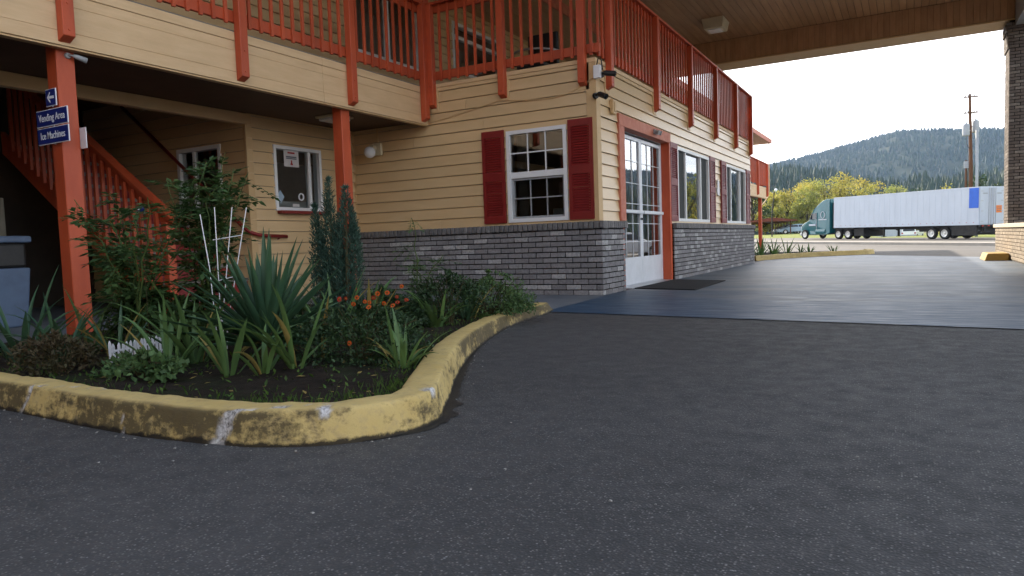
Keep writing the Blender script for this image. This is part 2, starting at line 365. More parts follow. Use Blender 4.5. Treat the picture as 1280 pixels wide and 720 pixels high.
def thing(name, label, cat, loc=(0, 0, 0), rot=(0, 0, 0), group=None, local=False):
    o = bpy.data.objects.new(name, None); col.objects.link(o); o.empty_display_size = .2
    o.location = loc; o.rotation_euler = rot; tag(o, label, cat, group)
    WL[o] = (0, 0, 0) if local else tuple(loc); return o
def tag(o, label, cat, group=None):
    o['label'] = label; o['category'] = cat
    if group: o['group'] = group
    return o
def struct(o): o['kind'] = 'structure'; return o
def stuff(o): o['kind'] = 'stuff'; return o
def inst(name, me, parent, loc, rot=(0, 0, 0), scale=(1, 1, 1)):
    o = bpy.data.objects.new(name, me); col.objects.link(o); o.parent = parent
    off = WL.get(parent, (0, 0, 0))
    o.location = (loc[0]-off[0], loc[1]-off[1], loc[2]-off[2]); o.rotation_euler = rot; o.scale = scale; WL[o] = tuple(loc); return o
def group_node(name, parent):
    o = bpy.data.objects.new(name, None); col.objects.link(o); o.parent = parent; o.empty_display_size = .1
    WL[o] = WL[parent]; return o
def copy_tree(o, parent=None, **kw):
    c = o.copy(); col.objects.link(c); c.parent = parent
    for ch in o.children: copy_tree(ch, c)
    return c
def text_mesh(txt, size, name, m, parent, mat4, extrude=.0008, bold=0):
    cu_ = bpy.data.curves.new(name, 'FONT'); cu_.body = txt; cu_.size = size; cu_.align_x = 'CENTER'; cu_.align_y = 'CENTER'
    cu_.extrude = extrude; cu_.offset = bold; cu_.resolution_u = 3
    t = bpy.data.objects.new('tmp', cu_); col.objects.link(t)
    bpy.context.view_layer.update()
    me = bpy.data.meshes.new_from_object(t.evaluated_get(bpy.context.evaluated_depsgraph_get()))
    bpy.data.objects.remove(t); bpy.data.curves.remove(cu_)
    off = Vector(WL.get(parent, (0, 0, 0)))
    me.transform(Matrix.Translation(-off) @ mat4); me.materials.clear(); me.materials.append(MT[m])
    o = bpy.data.objects.new(name, me); col.objects.link(o); o.parent = parent; WL[o] = WL.get(parent, (0, 0, 0)); return o
def smooth01(a, b, x):
    t = max(0., min(1., (x-a)/(b-a))); return t*t*(3-2*t)
def vn(x, y, z=0., s=1.): return noise.noise(Vector((x*s, y*s, z*s)))

# ---------------------------------------------------------------- the ground
K0 = Vector((5.1, 55.6)); RD = Vector((-.718, .696)); RN = Vector((.696, .718))
def tn(x, y):
    d = Vector((x, y))-K0; return d.dot(RD), d.dot(RN)
def plate(x, y):                       # level of the pavement and road beyond the kerb
    t, n = tn(x, y); return -.25+.0155*(max(-25, min(38, t))-7.55)
def far_z(x, y):
    return plate(x, y)-.85*smooth01(85, 108, y)*smooth01(-11, -6, x)+.45*smooth01(95, 110, y)*smooth01(11, 14, -x)
def lot_z(x, y): return smooth01(25, 50, y)*(plate(x, y)-.2)
def grid(name, xs, ys, zf, m, keep=None):
    mb = MB(); idx = {}
    for i, x in enumerate(xs):
        for j, y in enumerate(ys): idx[i, j] = len(mb.v); mb.v.append((x, y, zf(x, y)))
    for i in range(len(xs)-1):
        for j in range(len(ys)-1):
            if keep and not keep((xs[i]+xs[i+1])/2, (ys[j]+ys[j+1])/2): continue
            mb.f.append((idx[i, j], idx[i+1, j], idx[i+1, j+1], idx[i, j+1]))
    return mb.build(name, m, smooth=True)
def tgrid(name, ts, ns, zf, m):        # a grid in road coordinates
    mb = MB()
    for t in ts:
        for n_ in ns:
            p = K0+RD*t+RN*n_; mb.v.append((p.x, p.y, zf(p.x, p.y, n_)))
    k = len(ns)
    for i in range(len(ts)-1):
        for j in range(k-1): mb.f.append((i*k+j, i*k+j+1, (i+1)*k+j+1, (i+1)*k+j))
    return mb.build(name, m, smooth=True)
def ground_z(x, y):
    t, n = tn(x, y)
    if y < 20: return -.06
    return (lot_z(x, y) if n < 0 else far_z(x, y))-.08
g_ticks = [-3200, -1600, -800, -400, -200, -100]+list(range(-60, 121, 6))+[200, 400, 800, 1600, 3200]
struct(grid('ground', g_ticks, g_ticks, lambda x, y: ground_z(x, y)-.05 if abs(tn(x, y)[1]) < 14 else ground_z(x, y), 'field'))
# asphalt apron near the camera, slab, parking lot beyond
a_x = [-30, -12, -8, -4, 0, 4, 8, 14, 30]
struct(grid('asphalt_apron', a_x, [-20, -6, 0, 3, 6, 9, 12], lambda x, y: 0., 'asphalt'))
lx = [-60, -40, -25]+[-20+2*i for i in range(31)]+[50, 70]; ly = [12, 16, 20]+[22+2*i for i in range(44)]
struct(grid('parking_lot', lx, ly, lambda x, y: lot_z(x, y), 'lot', lambda x, y: tn(x, y)[1] < -.7))
ts = list(range(-60, 121, 5))
struct(tgrid('lot_edge', ts, [-3, -1.5, 0], lambda x, y, n: lot_z(x, y)+.004, 'lot'))
# far kerb and pavement (real step), road, verge
kb = MB()
for i in range(len(ts)-1):
    a = K0+RD*ts[i]; b = K0+RD*ts[i+1]; w = RN*.16
    za, zb = plate(a.x, a.y), plate(b.x, b.y)
    kb.hexa([(a.x, a.y, za-.3), (b.x, b.y, zb-.3), (b.x+w.x, b.y+w.y, zb-.3), (a.x+w.x, a.y+w.y, za-.3),
             (a.x, a.y, za), (b.x, b.y, zb), (b.x+w.x, b.y+w.y, zb), (a.x+w.x, a.y+w.y, za)])
struct(kb.build('road_kerb', 'sidewalk'))
struct(tgrid('sidewalk', ts, [.16, 2.2], lambda x, y, n: plate(x, y)-.004, 'sidewalk'))
struct(tgrid('road', ts, [2.2, 7, 12.5], lambda x, y, n: plate(x, y)-.012, 'lot'))
struct(tgrid('verge', ts, [12.5, 16, 20, 25, 30, 40, 55, 75, 110], lambda x, y, n: far_z(x, y), 'grass'))
# blue painted slab under the canopy
sl = MB()
slab_poly = [(-3.19, 6.30), (0.68, 5.79), (6, 5.1), (9, 9), (9, 21.6), (1.6, 19.6), (.3, 21.2), (-.6, 22.2), (-1.2, 23.2), (-3.4, 21.5), (-3.35, 8.33), (-3.3, 8.2)]
ed_ = [(-3.19+9.19*i/260, 6.30-(.51/3.87 if i < 110 else .135)*(9.19*i/260)+.022*vn(i*.35, 1)+.014*vn(i*1.3, 4)) for i in range(261)]
slab_poly = ed_+slab_poly[3:]
sl.add([(x, y, .006) for x, y in slab_poly], [tuple(range(len(slab_poly)))])
struct(sl.build('painted_slab', 'slab'))
wk = MB(); wp = [(-3.19, 6.30), (-3.3, 8.2), (-3.35, 8.34), (-16, 8.34), (-16, 2.2), (-5.9, 2.2), (-5.9, 6.25)]
wk.add([(x, y, .004) for x, y in wp], [tuple(range(len(wp)))])
struct(wk.build('walkway', 'concrete'))

# ---------------------------------------------------------------- garden kerb and soil
KB = [(-9.5, 1.72), (-6, 1.70), (-4.6, 1.69), (-3.74, 1.68), (-3.46, 1.67), (-3.09, 1.65), (-2.73, 1.64), (-2.46, 1.65), (-2.1, 1.70), (-1.94, 1.76), (-1.80, 1.85), (-1.69, 1.98),
      (-1.635, 2.16), (-1.66, 2.33), (-1.72, 2.43), (-1.87, 2.7), (-2.07, 3.05), (-2.29, 3.47), (-2.54, 4.03), (-2.82, 4.8), (-2.98, 5.44), (-3.06, 6.03), (-3.15, 6.45)]
def spline(pts, step):
    out = []; n = len(pts)
    P = [Vector((*p, 0)) if len(p) == 2 else Vector(p) for p in pts]
    for i in range(n-1):
        p0, p1, p2, p3 = P[max(i-1, 0)], P[i], P[i+1], P[min(i+2, n-1)]
        k = max(1, int((p2-p1).length/step))
        for j in range(k):
            t = j/k
            out.append(.5*((2*p1)+(p2-p0)*t+(2*p0-5*p1+4*p2-p3)*t*t+(3*p1-p0-3*p2+p3)*t**3))
    out.append(P[-1]); return out
def make_kerb(name, pts, height, width, step, patches, label, cat, side=1, m='kerb', end_taper=True, joints=(), grime=1.):
    path = spline(pts, step); mb = MB(); patch = []; sid = []
    L = [0]
    for i in range(1, len(path)): L.append(L[-1]+(path[i]-path[i-1]).length)
    prof = [(0, -.05, 1), (.0, .0, 1), (.006, .03, 1), (.012, .06, 1), (.016, .085, 1), (.021, .112, 1), (.024, .121, .95), (.030, .1275, .5), (.042, .131, 0), (.075, .132, 0), (.10, .132, 0),
            (.13, .131, 0), (.155, .128, 0), (.168, .12, .2), (.172, .10, .5), (.174, -.05, .6)]
    inner = []
    for i, p in enumerate(path):
        d = (path[min(i+1, len(path)-1)]-path[max(i-1, 0)]).normalized(); nrm = Vector((-d.y, d.x, 0))*side
        left = L[-1]-L[i]
        h = height(L[i], L[-1])
        if end_taper: h *= .25+.75*smooth01(0, .16, left)
        for (a, z, sd) in prof:
            wob = 1+.05*vn(p.x, p.y, z, 2.7)
            q = p+nrm*(a*width/.174)
            zz = z*h/.132 if z > 0 else z
            ns = vn(q.x, q.y, zz, 9)*.006+vn(q.x, q.y, zz, 28)*.003
            msk = 0.
            for (s0, w, a0, a1, drift) in patches:
                sw = w*(.55+.9*abs(vn(a*30, s0*3, 1, 1)))*(1 if a > .04 else 1.)
                c = s0+drift*(a-.03)*6+.025*vn(a*40, s0, 5, 1)
                if a0 <= a <= a1: msk = max(msk, 1-smooth01(sw*.6, sw, abs(L[i]-c)+.018*vn(q.x, q.y, zz, 40)))
            rec = -.007*msk
            for jt in joints:
                if abs(L[i]-jt) < step*.8: rec -= .006
            mb.v.append(tuple(q+nrm*(-ns*.5 - rec*(1 if sd > .3 else 0)*1)+Vector((0, 0, zz*wob+ns+(rec if sd < .4 else 0)))))
            patch.append(msk); sid.append(sd*grime)
        inner.append(p+nrm*width)
    k = len(prof)
    for i in range(len(path)-1):
        for j in range(k-1): mb.f.append((i*k+j, i*k+j+1, (i+1)*k+j+1, (i+1)*k+j))
    mb.f.append(tuple(range(k))); mb.f.append(tuple(reversed([(len(path)-1)*k+j for j in range(k)])))
    mb.att = {'patch': patch, 'side': sid}
    o = mb.build(name, m, smooth=True)
    if label: tag(o, label, cat)
    return o, path, inner, L
def arclen_at(pts, x, y):
    path = spline(pts, .015); best = (1e9, 0); s = 0
    for i, p in enumerate(path):
        if i: s += (p-path[i-1]).length
        dd = (p.x-x)**2+(p.y-y)**2
        if dd < best[0]: best = (dd, s)
    return best[1]
S = lambda x, y: arclen_at(KB, x, y)
kerb_o, kpath, kinner, kL = make_kerb('garden_kerb', KB, lambda s, T: .132-.035*smooth01(T-4, T, s), .172, .012,
    [(S(-3.46, 1.67), .03, 0, .175, .5), (S(-2.12, 1.70), .042, 0, .13, .6), (S(-1.83, 1.85), .045, .02, .075, 0), (S(-1.69, 2.28), .04, .02, .06, 0), (S(-2.72, 1.64), .01, 0, .012, 0)],
    'yellow painted concrete kerb curving around the front garden bed', 'kerb',
    joints=(S(-2.05, 3.0), S(-2.5, 3.95), S(-3.0, 5.7)))
# dark damp stain on the asphalt along the kerb's outer bend
stn = MB(); k0_ = None
for i, (p, s_) in enumerate(zip(kpath, kL)):
    if not (S(-1.75, 1.95) < s_ < S(-2.6, 4.2)): continue
    d = (kpath[min(i+1, len(kpath)-1)]-kpath[max(i-1, 0)]).normalized(); o_ = Vector((d.y, -d.x, 0))
    f_ = smooth01(S(-1.75, 1.95), S(-1.75, 1.95)+.3, s_)*(1-smooth01(S(-2.6, 4.2)-1.2, S(-2.6, 4.2), s_))
    w_ = (.028+.05*abs(vn(s_, 0, 0, 5))+.03*vn(s_, 3, 0, 17)+.012*vn(s_, 5, 0, 60))*f_+.004
    stn.v += [(p.x-o_.x*.02, p.y-o_.y*.02, .003), (p.x+o_.x*w_, p.y+o_.y*w_, .003)]
for i in range(len(stn.v)//2-1): stn.f.append((2*i, 2*i+1, 2*i+3, 2*i+2))
MT['stain'] = pm('damp_stain', (.012, .012, .012), (.022, .022, .022), 14, .6, .4, .5, 160)
struct(stn.build('asphalt_stain', 'stain'))
# soil
inner2 = [p for p, s in zip(kinner, kL) if p.x > -6.0][::6]
bed = MB(); ctr = []
xs = [-5.95+.1*i for i in range(46)]; ys = [1.7+.1*i for i in range(48)]
def inside(x, y, poly):
    c = False; n = len(poly)
    for i in range(n):
        x1, y1 = poly[i][0], poly[i][1]; x2, y2 = poly[(i+1) % n][0], poly[(i+1) % n][1]
        if (y1 > y) != (y2 > y) and x < (x2-x1)*(y-y1)/(y2-y1)+x1: c = not c
    return c
kerb_mid = [(p.x, p.y) for p in [(a+b)/2 for a, b in zip(kpath, kinner)] if p.x > -6.0][::6]
bed_poly = kerb_mid+[(-5.9, 6.3), (-5.9, 1.75)]
def soil_z(x, y): return .085+.03*vn(x, y, 0, 1.7)+.016*vn(x, y, 3, 6)
idx = {}
for i, x in enumerate(xs):
    for j, y in enumerate(ys):
        idx[i, j] = len(bed.v); bed.v.append((x, y, soil_z(x, y)))
for i in range(len(xs)-1):
    for j in range(len(ys)-1):
        if inside((xs[i]+xs[i+1])/2, (ys[j]+ys[j+1])/2, bed_poly): bed.f.append((idx[i, j], idx[i+1, j], idx[i+1, j+1], idx[i, j+1]))
# skirt of soil reaching under the kerb's inner side
for i in range(len(inner2)-1):
    a, b = inner2[i], inner2[i+1]
    ca = a+(Vector((-4.2, 3.8, 0))-a).normalized()*.25; cb = b+(Vector((-4.2, 3.8, 0))-b).normalized()*.25
    bed.add([(a.x, a.y, .085), (b.x, b.y, .085), (cb.x, cb.y, soil_z(cb.x, cb.y)), (ca.x, ca.y, soil_z(ca.x, ca.y))], [(0, 1, 2, 3)])
struct(bed.build('garden_soil', 'soil', smooth=True))
# ---------------------------------------------------------------- motel building
XS, YS = -3.45, 8.42                  # siding planes of the lobby block
XB, YB = -3.36, 8.33                  # brick faces
XW, XF, YA = -7.45, -6.03, 6.39       # recessed wall, balcony fascia, alcove wall
BLD = thing('motel_building', 'tan two storey motel with orange railings, grey brick base and lobby', 'building', (XS, YS, 0))
def W(kind, P0, u, d, z): return (P0+d, u, z) if kind == 'X' else (u, P0-d, z)
def wbox(mb, kind, P0, ua, ub, da, db, za, zb):
    return mb.hexa([W(kind, P0, ua, da, za), W(kind, P0, ub, da, za), W(kind, P0, ub, db, za), W(kind, P0, ua, db, za),
                    W(kind, P0, ua, da, zb), W(kind, P0, ub, da, zb), W(kind, P0, ub, db, zb), W(kind, P0, ua, db, zb)])
def rects(u0, u1, z0, z1, ops):
    us = sorted({u0, u1, *[max(u0, min(u1, o[i])) for o in ops for i in (0, 1)]}); zs = sorted({z0, z1, *[max(z0, min(z1, o[i])) for o in ops for i in (2, 3)]})
    out = []
    for a, b in zip(us, us[1:]):
        for c, d in zip(zs, zs[1:]):
            m_, n_ = (a+b)/2, (c+d)/2
            if not any(o[0] < m_ < o[1] and o[2] < n_ < o[3] for o in ops): out.append((a, b, c, d))
    return out
def siding_wall(kind, P0, u0, u1, zb0, z0, z1, ops, m='siding', pitch=.15, thick=.1, back='inside'):
    mb = MB()
    for a, b, c, d in rects(u0, u1, zb0, z1, ops): wbox(mb, kind, P0, a, b, -thick, -.001, c, d)
    wall = mb.build('siding_wall', back, BLD)
    z = z0
    while z < z1-.02:
        zt = min(z+pitch, z1)
        part = [o for o in ops if o[2] < zt-.001 and o[3] > z+.001]
        full = [o for o in part if o[2] <= z+.001 and o[3] >= zt-.001]
        segs = [(u0, u1)]
        for o in full:
            segs = [s for a, b in segs for s in ((a, min(b, o[0])), (max(a, o[1]), b)) if s[1]-s[0] > .01]
        segs2 = []
        for a, b in segs:
            if b-a > 3.2 and b-a < 15:
                c_ = a+(b-a)*random.uniform(.2, .8); segs2 += [(a, c_-.0015), (c_+.0015, b)]
            else: segs2.append((a, b))
        for a, b in segs2:
            bm_ = MB()
            for ua, ub, za, zb in rects(a, b, z, zt, [o for o in part if o not in full]):
                d0 = .030-.023*(za-z)/pitch; d1 = .030-.023*(zb-z)/pitch
                if za < z+.001: za += .006
                bm_.hexa([W(kind, P0, ua, 0, za), W(kind, P0, ub, 0, za), W(kind, P0, ub, d0, za), W(kind, P0, ua, d0, za),
                          W(kind, P0, ua, 0, zb), W(kind, P0, ub, 0, zb), W(kind, P0, ub, d1, zb), W(kind, P0, ua, d1, zb)])
            bm_.build('siding_board', m, wall)
        z = zt
    return wall
OPF = [(-4.73, -3.84, .975, 2.2)]
OPR = [(9.33, 11.42, -.1, 2.28), (11.92, 14.1, .975, 2.24), (15.6, 17.65, .975, 2.24)]
OPW = [(6.8, 7.68, 1.25, 2.13)]
OPA = [(-8.82, -7.93, 1.27, 2.14)]
OPU = [(8.5, 10.2, 3.72, 5.0), (11.25, 13.05, 3.93, 4.88)]
siding_wall('Y', YS, XW, XS, 0, .925, 2.93, OPF)
siding_wall('X', XS, YS, 18.35, 0, .925, 2.93, OPR)
siding_wall('X', XW, YA, YS, 0, .06, 2.5, OPW)
siding_wall('Y', YA, -11, XW, 0, .06, 2.95, OPA)
siding_wall('X', XW, -1, 36, 2.5, 3.0, 5.2, OPU)
# closing walls of the block behind (never seen closely)
sh = MB()
sh.box(-17, -16.8, -8, 36, 0, 5.2); sh.box(-17, XW, 35.9, 36, 0, 5.2); sh.box(-17, XW, -8, -7.9, 0, 5.2)
sh.box(XW-.1, XW-.001, 18.45, 35.9, 0, 2.5); sh.box(XW-.1, XW-.001, -7.9, -1.02, 0, 5.2); sh.box(XW, XS-.1, 18.25, 18.35, 0, 2.5)
sh.build('rear_wall', 'siding', BLD)
si = MB()
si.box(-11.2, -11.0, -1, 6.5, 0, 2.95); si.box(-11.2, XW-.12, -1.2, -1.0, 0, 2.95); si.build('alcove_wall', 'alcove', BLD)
si = MB(); si.box(-11, -10.9, 6.5, 18.3, 0, 2.5); si.build('inner_wall', 'inside', BLD)
fl = MB(); fl.box(XW-3.4, XS-.1, YS+.1, 18.2, -.02, .02); fl.box(-10.9, XW-.1, 6.5, YS+.1, -.02, .02); fl.build('inner_floor', 'infloor', BLD)
# decks
dk = MB(); dk.box(XW, XF-.03, -1, YS+.02, 2.52, 2.98); dk.box(XW, XS-.02, YS+.02, 18.33, 2.52, 2.985); dk.box(XW, XF-.03, 18.37, 36.2, 2.52, 2.98); dk.box(-11.1, XW, -1, 6.4, 2.96, 2.999)
dk.build('balcony_deck', 'deck', BLD)
cl = MB(); cl.box(XW, XF-.03, -1, YS-.01, 2.485, 2.515); cl.box(XW+.001, XS-.11, YS+.11, 18.24, 2.485, 2.515); cl.box(XW, XF-.03, 18.37, 36.1, 2.485, 2.515); cl.box(-11, XW-.03, -1, 6.38, 2.93, 2.955)
cl.box(-10.9, XW-.11, 6.5, YS+3, 2.45, 2.5)
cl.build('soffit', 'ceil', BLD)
# header beam of the alcove and corner boards
tb = MB(); tb.box(XW-.08, XW+.025, -1, YA+.07, 2.345, 2.48); tb.build('header_beam', 'trim', BLD, .004)
for x0, x1, y0, y1, z0, z1 in ((XW-.02, XW+.028, YA-.03, YA+.07, .02, 2.34), (XS-.10, XS+.03, YS-.034, YS-.0245+.0, .95, 2.93), (XS-.06+.001, XS+.034, YS-.0338, YS+.10, .951, 2.929), (XW+.0, XW+.03, YS-.032, YS-.0, .93, 2.48)):
    t_ = MB(); t_.box(x0, x1, y0, y1, z0, z1); t_.build('corner_board', 'trim', BLD)
bt = MB(); bt.box(XW+1.45, XS+.03, YS-.035, YS, 2.932, 2.985); bt.build('band_board', 'fascia', BLD, .003)
bt = MB(); bt.box(XS, XS+.035, YS-.034, 18.36, 2.932, 2.985); bt.build('band_board', 'fascia', BLD, .003)
# balcony fascia: lapped boards
def fascia(u0, u1):
    core = MB(); core.box(XF-.028, XF, u0, u1, 2.43, 2.95); fo = core.build('fascia', 'fascia', BLD)
    for za, zb, d in ((2.432, 2.545, .028), (2.548, 2.76, .022), (2.763, 2.858, .016), (2.861, 2.95, .022)):
        u = u0; 
        while u < u1-.01:
            ue = min(u1, u+3.66) if u1-u < 30 else u1
            b = MB(); wbox(b, 'X', XF, u, ue-.002, .001, d, za, zb); b.build('fascia_board', 'fascia', fo, .003); u = ue
    t = MB(); t.box(XF-.06, XF+.015, u0, u1, 2.415, 2.429); t.build('drip_edge', 'trim', fo)
fascia(-1, YS-.03); fascia(18.4, 36.2)

# --- bricks
def brick_mesh(seed, L=.2, D=.09, H=.0575, m='brick', bev=.004):
    rnd = random.Random(seed); mb = MB(); mb.box(-L/2, L/2, 0, D, 0, H)
    mb.v = [(x+rnd.uniform(-.002, .002), y+rnd.uniform(-.0025, .0025), z+rnd.uniform(-.0015, .0015)) for x, y, z in mb.v]
    me = mb.mesh('brick', bevel=bev); me.materials.append(MT[m]); return me
BM = [brick_mesh(i) for i in range(5)]
CM = [brick_mesh(20+i, .063, .17, .092, 'cap', .008) for i in range(5)]
CH_ = .0705
mor = MB(); mor.box(XW, XB-.02, YB+.02, YS-.001, 0, .852); mor.box(XS+.001, XB-.02, YS-.001, 9.15-.01, 0, .852); mor.box(XS+.001, XB-.02, 11.5, 18.40, 0, .852)
mor.box(XW, XS+.01, YB+.03, YS-.0015, .8525, .925); mor.box(XS+.002, XB-.03, YS-.0005, 9.16, .8525, .925); mor.box(XS+.002, XB-.03, 11.5, 18.40, .8525, .925)
BW = mor.build('brick_wainscot', 'mortar', BLD)
rb = random.Random(3)
def front_brick(xc, L, z):
    inst('brick', rb.choice(BM), BW, (xc, YB+rb.uniform(-.003, .002), z), (rb.uniform(-.01, .01), 0, rb.uniform(-.008, .008)), (L/.203, 1, 1))
side_far = []
for c in range(12):
    z = .004+c*CH_
    x = XB
    if c % 2: x -= .1
    while x > XW+.02:
        L = min(.203, x-XW)
        if c % 2 == 0 and x == XB: L = .203
        front_brick(x-L/2, L, z); x -= .213
    y = YB if c % 2 else YB+.1
    while y < 9.15-.02:
        L = min(.203, 9.15-y)
        inst('brick', rb.choice(BM), BW, (XB+rb.uniform(-.002, .003), y+L/2, z), (0, rb.uniform(-.01, .01), math.pi/2), (L/.203, 1, 1)); y += .213
    y = 11.5-(.1 if c % 2 else 0)
    while y < 18.40-.02:
        a = max(y, 11.5); b = min(y+.203, 18.40)
        if b-a > .03: side_far.append((a, b, z))
        y += .213
def joined(bl, mk, name, m, parent):
    mb = MB(); att = []
    for b in bl:
        k0 = len(mb.v); mk(mb, b); v = rb.random(); att += [v]*(len(mb.v)-k0)
    mb.att = {'rnd': att}; return stuff(mb.build(name, m, parent))
def chamfer_box(mb, x0, x1, y0, y1, z0, z1, c=.005):
    # +X face chamfered brick
    mb.add([(x0, y0, z0), (x0, y1, z0), (x0, y1, z1), (x0, y0, z1), (x1-c, y0, z0), (x1-c, y1, z0), (x1-c, y1, z1), (x1-c, y0, z1), (x1, y0+c, z0+c), (x1, y1-c, z0+c), (x1, y1-c, z1-c), (x1, y0+c, z1-c)],
           [(0, 1, 5, 4), (1, 2, 6, 5), (2, 3, 7, 6), (3, 0, 4, 7), (4, 5, 9, 8), (5, 6, 10, 9), (6, 7, 11, 10), (7, 4, 8, 11), (8, 9, 10, 11)])
joined(side_far, lambda mb, b: chamfer_box(mb, XB-.08, XB+rb.uniform(-.003, .003), b[0], b[1], b[2], b[2]+.0575), 'brick_field', 'brick', BW)
x = XB+.045
while x > XW+.03:
    inst('cap_brick', rb.choice(CM), BW, (x-.036, YB-.045+rb.uniform(-.004, .004), .852), (R(-5)+rb.uniform(-.01, .01), rb.uniform(-.02, .02), rb.uniform(-.02, .02))); x -= .0725
y = YB+.075
while y < 9.16:
    inst('cap_brick', rb.choice(CM), BW, (XB+.045+rb.uniform(-.004, .004), y, .852), (R(-5), rb.uniform(-.02, .02), math.pi/2)); y += .0725
y = 11.54
while y < 18.42:
    inst('cap_brick', rb.choice(CM), BW, (XB+.045+rb.uniform(-.004, .004), y, .852), (R(-5), rb.uniform(-.02, .02), math.pi/2)); y += .0725

# --- windows
def frame(mb, kind, P0, u0, u1, z0, z1, w, d0, d1, wb=None):
    wb = wb or w
    wbox(mb, kind, P0, u0, u0+w, d0, d1, z0, z1); wbox(mb, kind, P0, u1-w, u1, d0, d1, z0, z1)
    wbox(mb, kind, P0, u0+w, u1-w, d0, d1-.001, z0, z0+wb); wbox(mb, kind, P0, u0+w, u1-w, d0, d1-.001, z1-w, z1)
def pane_grid(par, kind, P0, u0, u1, z0, z1, nu, nz, d, m='glass', mw=.016, mun='white', zs=None, us=None, md=.008):
    us = us or [u0+(u1-u0)*i/nu for i in range(nu+1)]; zs = zs or [z0+(z1-z0)*i/nz for i in range(nz+1)]
    for a, b in zip(us, us[1:]):
        for c, e in zip(zs, zs[1:]):
            mb = MB(); mb.add([W(kind, P0, a, d, c), W(kind, P0, b, d, c), W(kind, P0, b, d, e), W(kind, P0, a, d, e)], [(0, 1, 2, 3)]); mb.build('pane', m, par)
    for a in us[1:-1]:
        mb = MB(); wbox(mb, kind, P0, a-mw/2, a+mw/2, d+md-.004, d+md+.004, z0, z1); mb.build('muntin', mun, par)
    for c in zs[1:-1]:
        mb = MB(); wbox(mb, kind, P0, u0, u1, d+md-.0035, d+md+.0035, c-mw/2, c+mw/2); mb.build('muntin', mun, par)
def shutter(kind, P0, u0, u1, z0, z1, m):
    mb = MB(); wbox(mb, kind, P0, u0, u0+.045, .024, .055, z0, z1); wbox(mb, kind, P0, u1-.045, u1, .024, .055, z0, z1)
    zm = z0+(z1-z0)*.5
    for a, b in ((z0, z0+.09), (zm-.055, zm+.055), (z1-.09, z1)): wbox(mb, kind, P0, u0+.045, u1-.045, .024, .0545, a, b)
    wbox(mb, kind, P0, u0+.02, u1-.02, .020, .028, z0+.02, z1-.02)
    s = mb.build('shutter', m, BLD, .0)
    lv = MB()
    for a, b in ((z0+.09, zm-.055), (zm+.055, z1-.09)):
        n = int((b-a)/.031)
        for i in range(n):
            za = a+(b-a)*i/n; zb = a+(b-a)*(i+.85)/n
            lv.hexa([W(kind, P0, u0+.045, .03, za), W(kind, P0, u1-.045, .03, za), W(kind, P0, u1-.045, .052, za), W(kind, P0, u0+.045, .052, za),
                     W(kind, P0, u0+.045, .03, zb), W(kind, P0, u1-.045, .03, zb), W(kind, P0, u1-.045, .036, zb), W(kind, P0, u0+.045, .036, zb)])
    lv.build('louvers', m, s)
# front double-hung window
u0, u1, z0, z1 = OPF[0]
mb = MB(); frame(mb, 'Y', YS, u0, u1, z0, z1, .05, -.09, .045, .05)
wbox(mb, 'Y', YS, u0+.05, u1-.05, -.05, .035, 1.565, 1.645)
wf = mb.build('window', 'white', BLD)
mb = MB(); frame(mb, 'Y', YS, u0+.05, u1-.05, z0+.05, 1.565, .028, -.05, .012); mb.build('sash', 'greyp', wf)
pane_grid(wf, 'Y', YS, u0+.05, u1-.05, 1.645, z1-.05, 3, 2, .012)
pane_grid(wf, 'Y', YS, u0+.078, u1-.078, z0+.078, 1.537, 3, 2, -.02, mun='greyp')
cu2 = MB()
for i in range(14):
    a = u0+.05+i*.011; cu2.add([(a, YS+.16+.012*(i % 2), z0), (a+.011, YS+.16+.012*((i+1) % 2), z0), (a+.011, YS+.16+.012*((i+1) % 2), z1), (a, YS+.16+.012*(i % 2), z1)], [(0, 1, 2, 3)])
cu2.build('curtain', 'curtain', wf)
bs = MB(); bs.box(-4.32, -4.12, YS+.5, YS+.53, 1.02, 1.16); bs.build('box_on_sill', 'paleblue', wf)
shutter('Y', YS, -5.11, -4.765, .975, 2.225, 'red'); shutter('Y', YS, -3.815, -3.475, .975, 2.25, 'red')
# sliding windows on the door side
for (u0, u1, z0, z1) in OPR[1:]:
    mb = MB(); frame(mb, 'X', XS, u0, u1, z0, z1, .055, -.09, .04, .05)
    W4 = (u1-u0-.11)*.25; a, b = u0+.055+W4, u1-.055-W4
    wbox(mb, 'X', XS, a-.03, a+.03, -.06, .02, z0+.05, z1-.055); wbox(mb, 'X', XS, b-.03, b+.03, -.06, .02, z0+.05, z1-.055)
    wf = mb.build('window', 'white', BLD)
    pane_grid(wf, 'X', XS, a+.03, b-.03, z0+.05, z1-.055, 1, 3, -.02, mun='greyp', mw=.01, m='doorglass', md=-.014)
    for c, d in ((u0+.055, a-.03), (b+.03, u1-.055)):
        pane_grid(wf, 'X', XS, c, d, z0+.05, z1-.055, 1, 1, -.03)
        s_ = MB(); wbox(s_, 'X', XS, c+.003, d-.003, -.012, -.008, z0+.053, z1-.058); s_.build('screen', 'screen', wf)
shutter('X', XS, 11.47, 11.88, .975, 2.27, 'redfade'); shutter('X', XS, 14.14, 14.55, .975, 2.27, 'redfade')
shutter('X', XS, 15.1, 15.55, .975, 2.27, 'redfade'); shutter('X', XS, 17.7, 18.13, .975, 2.27, 'redfade')
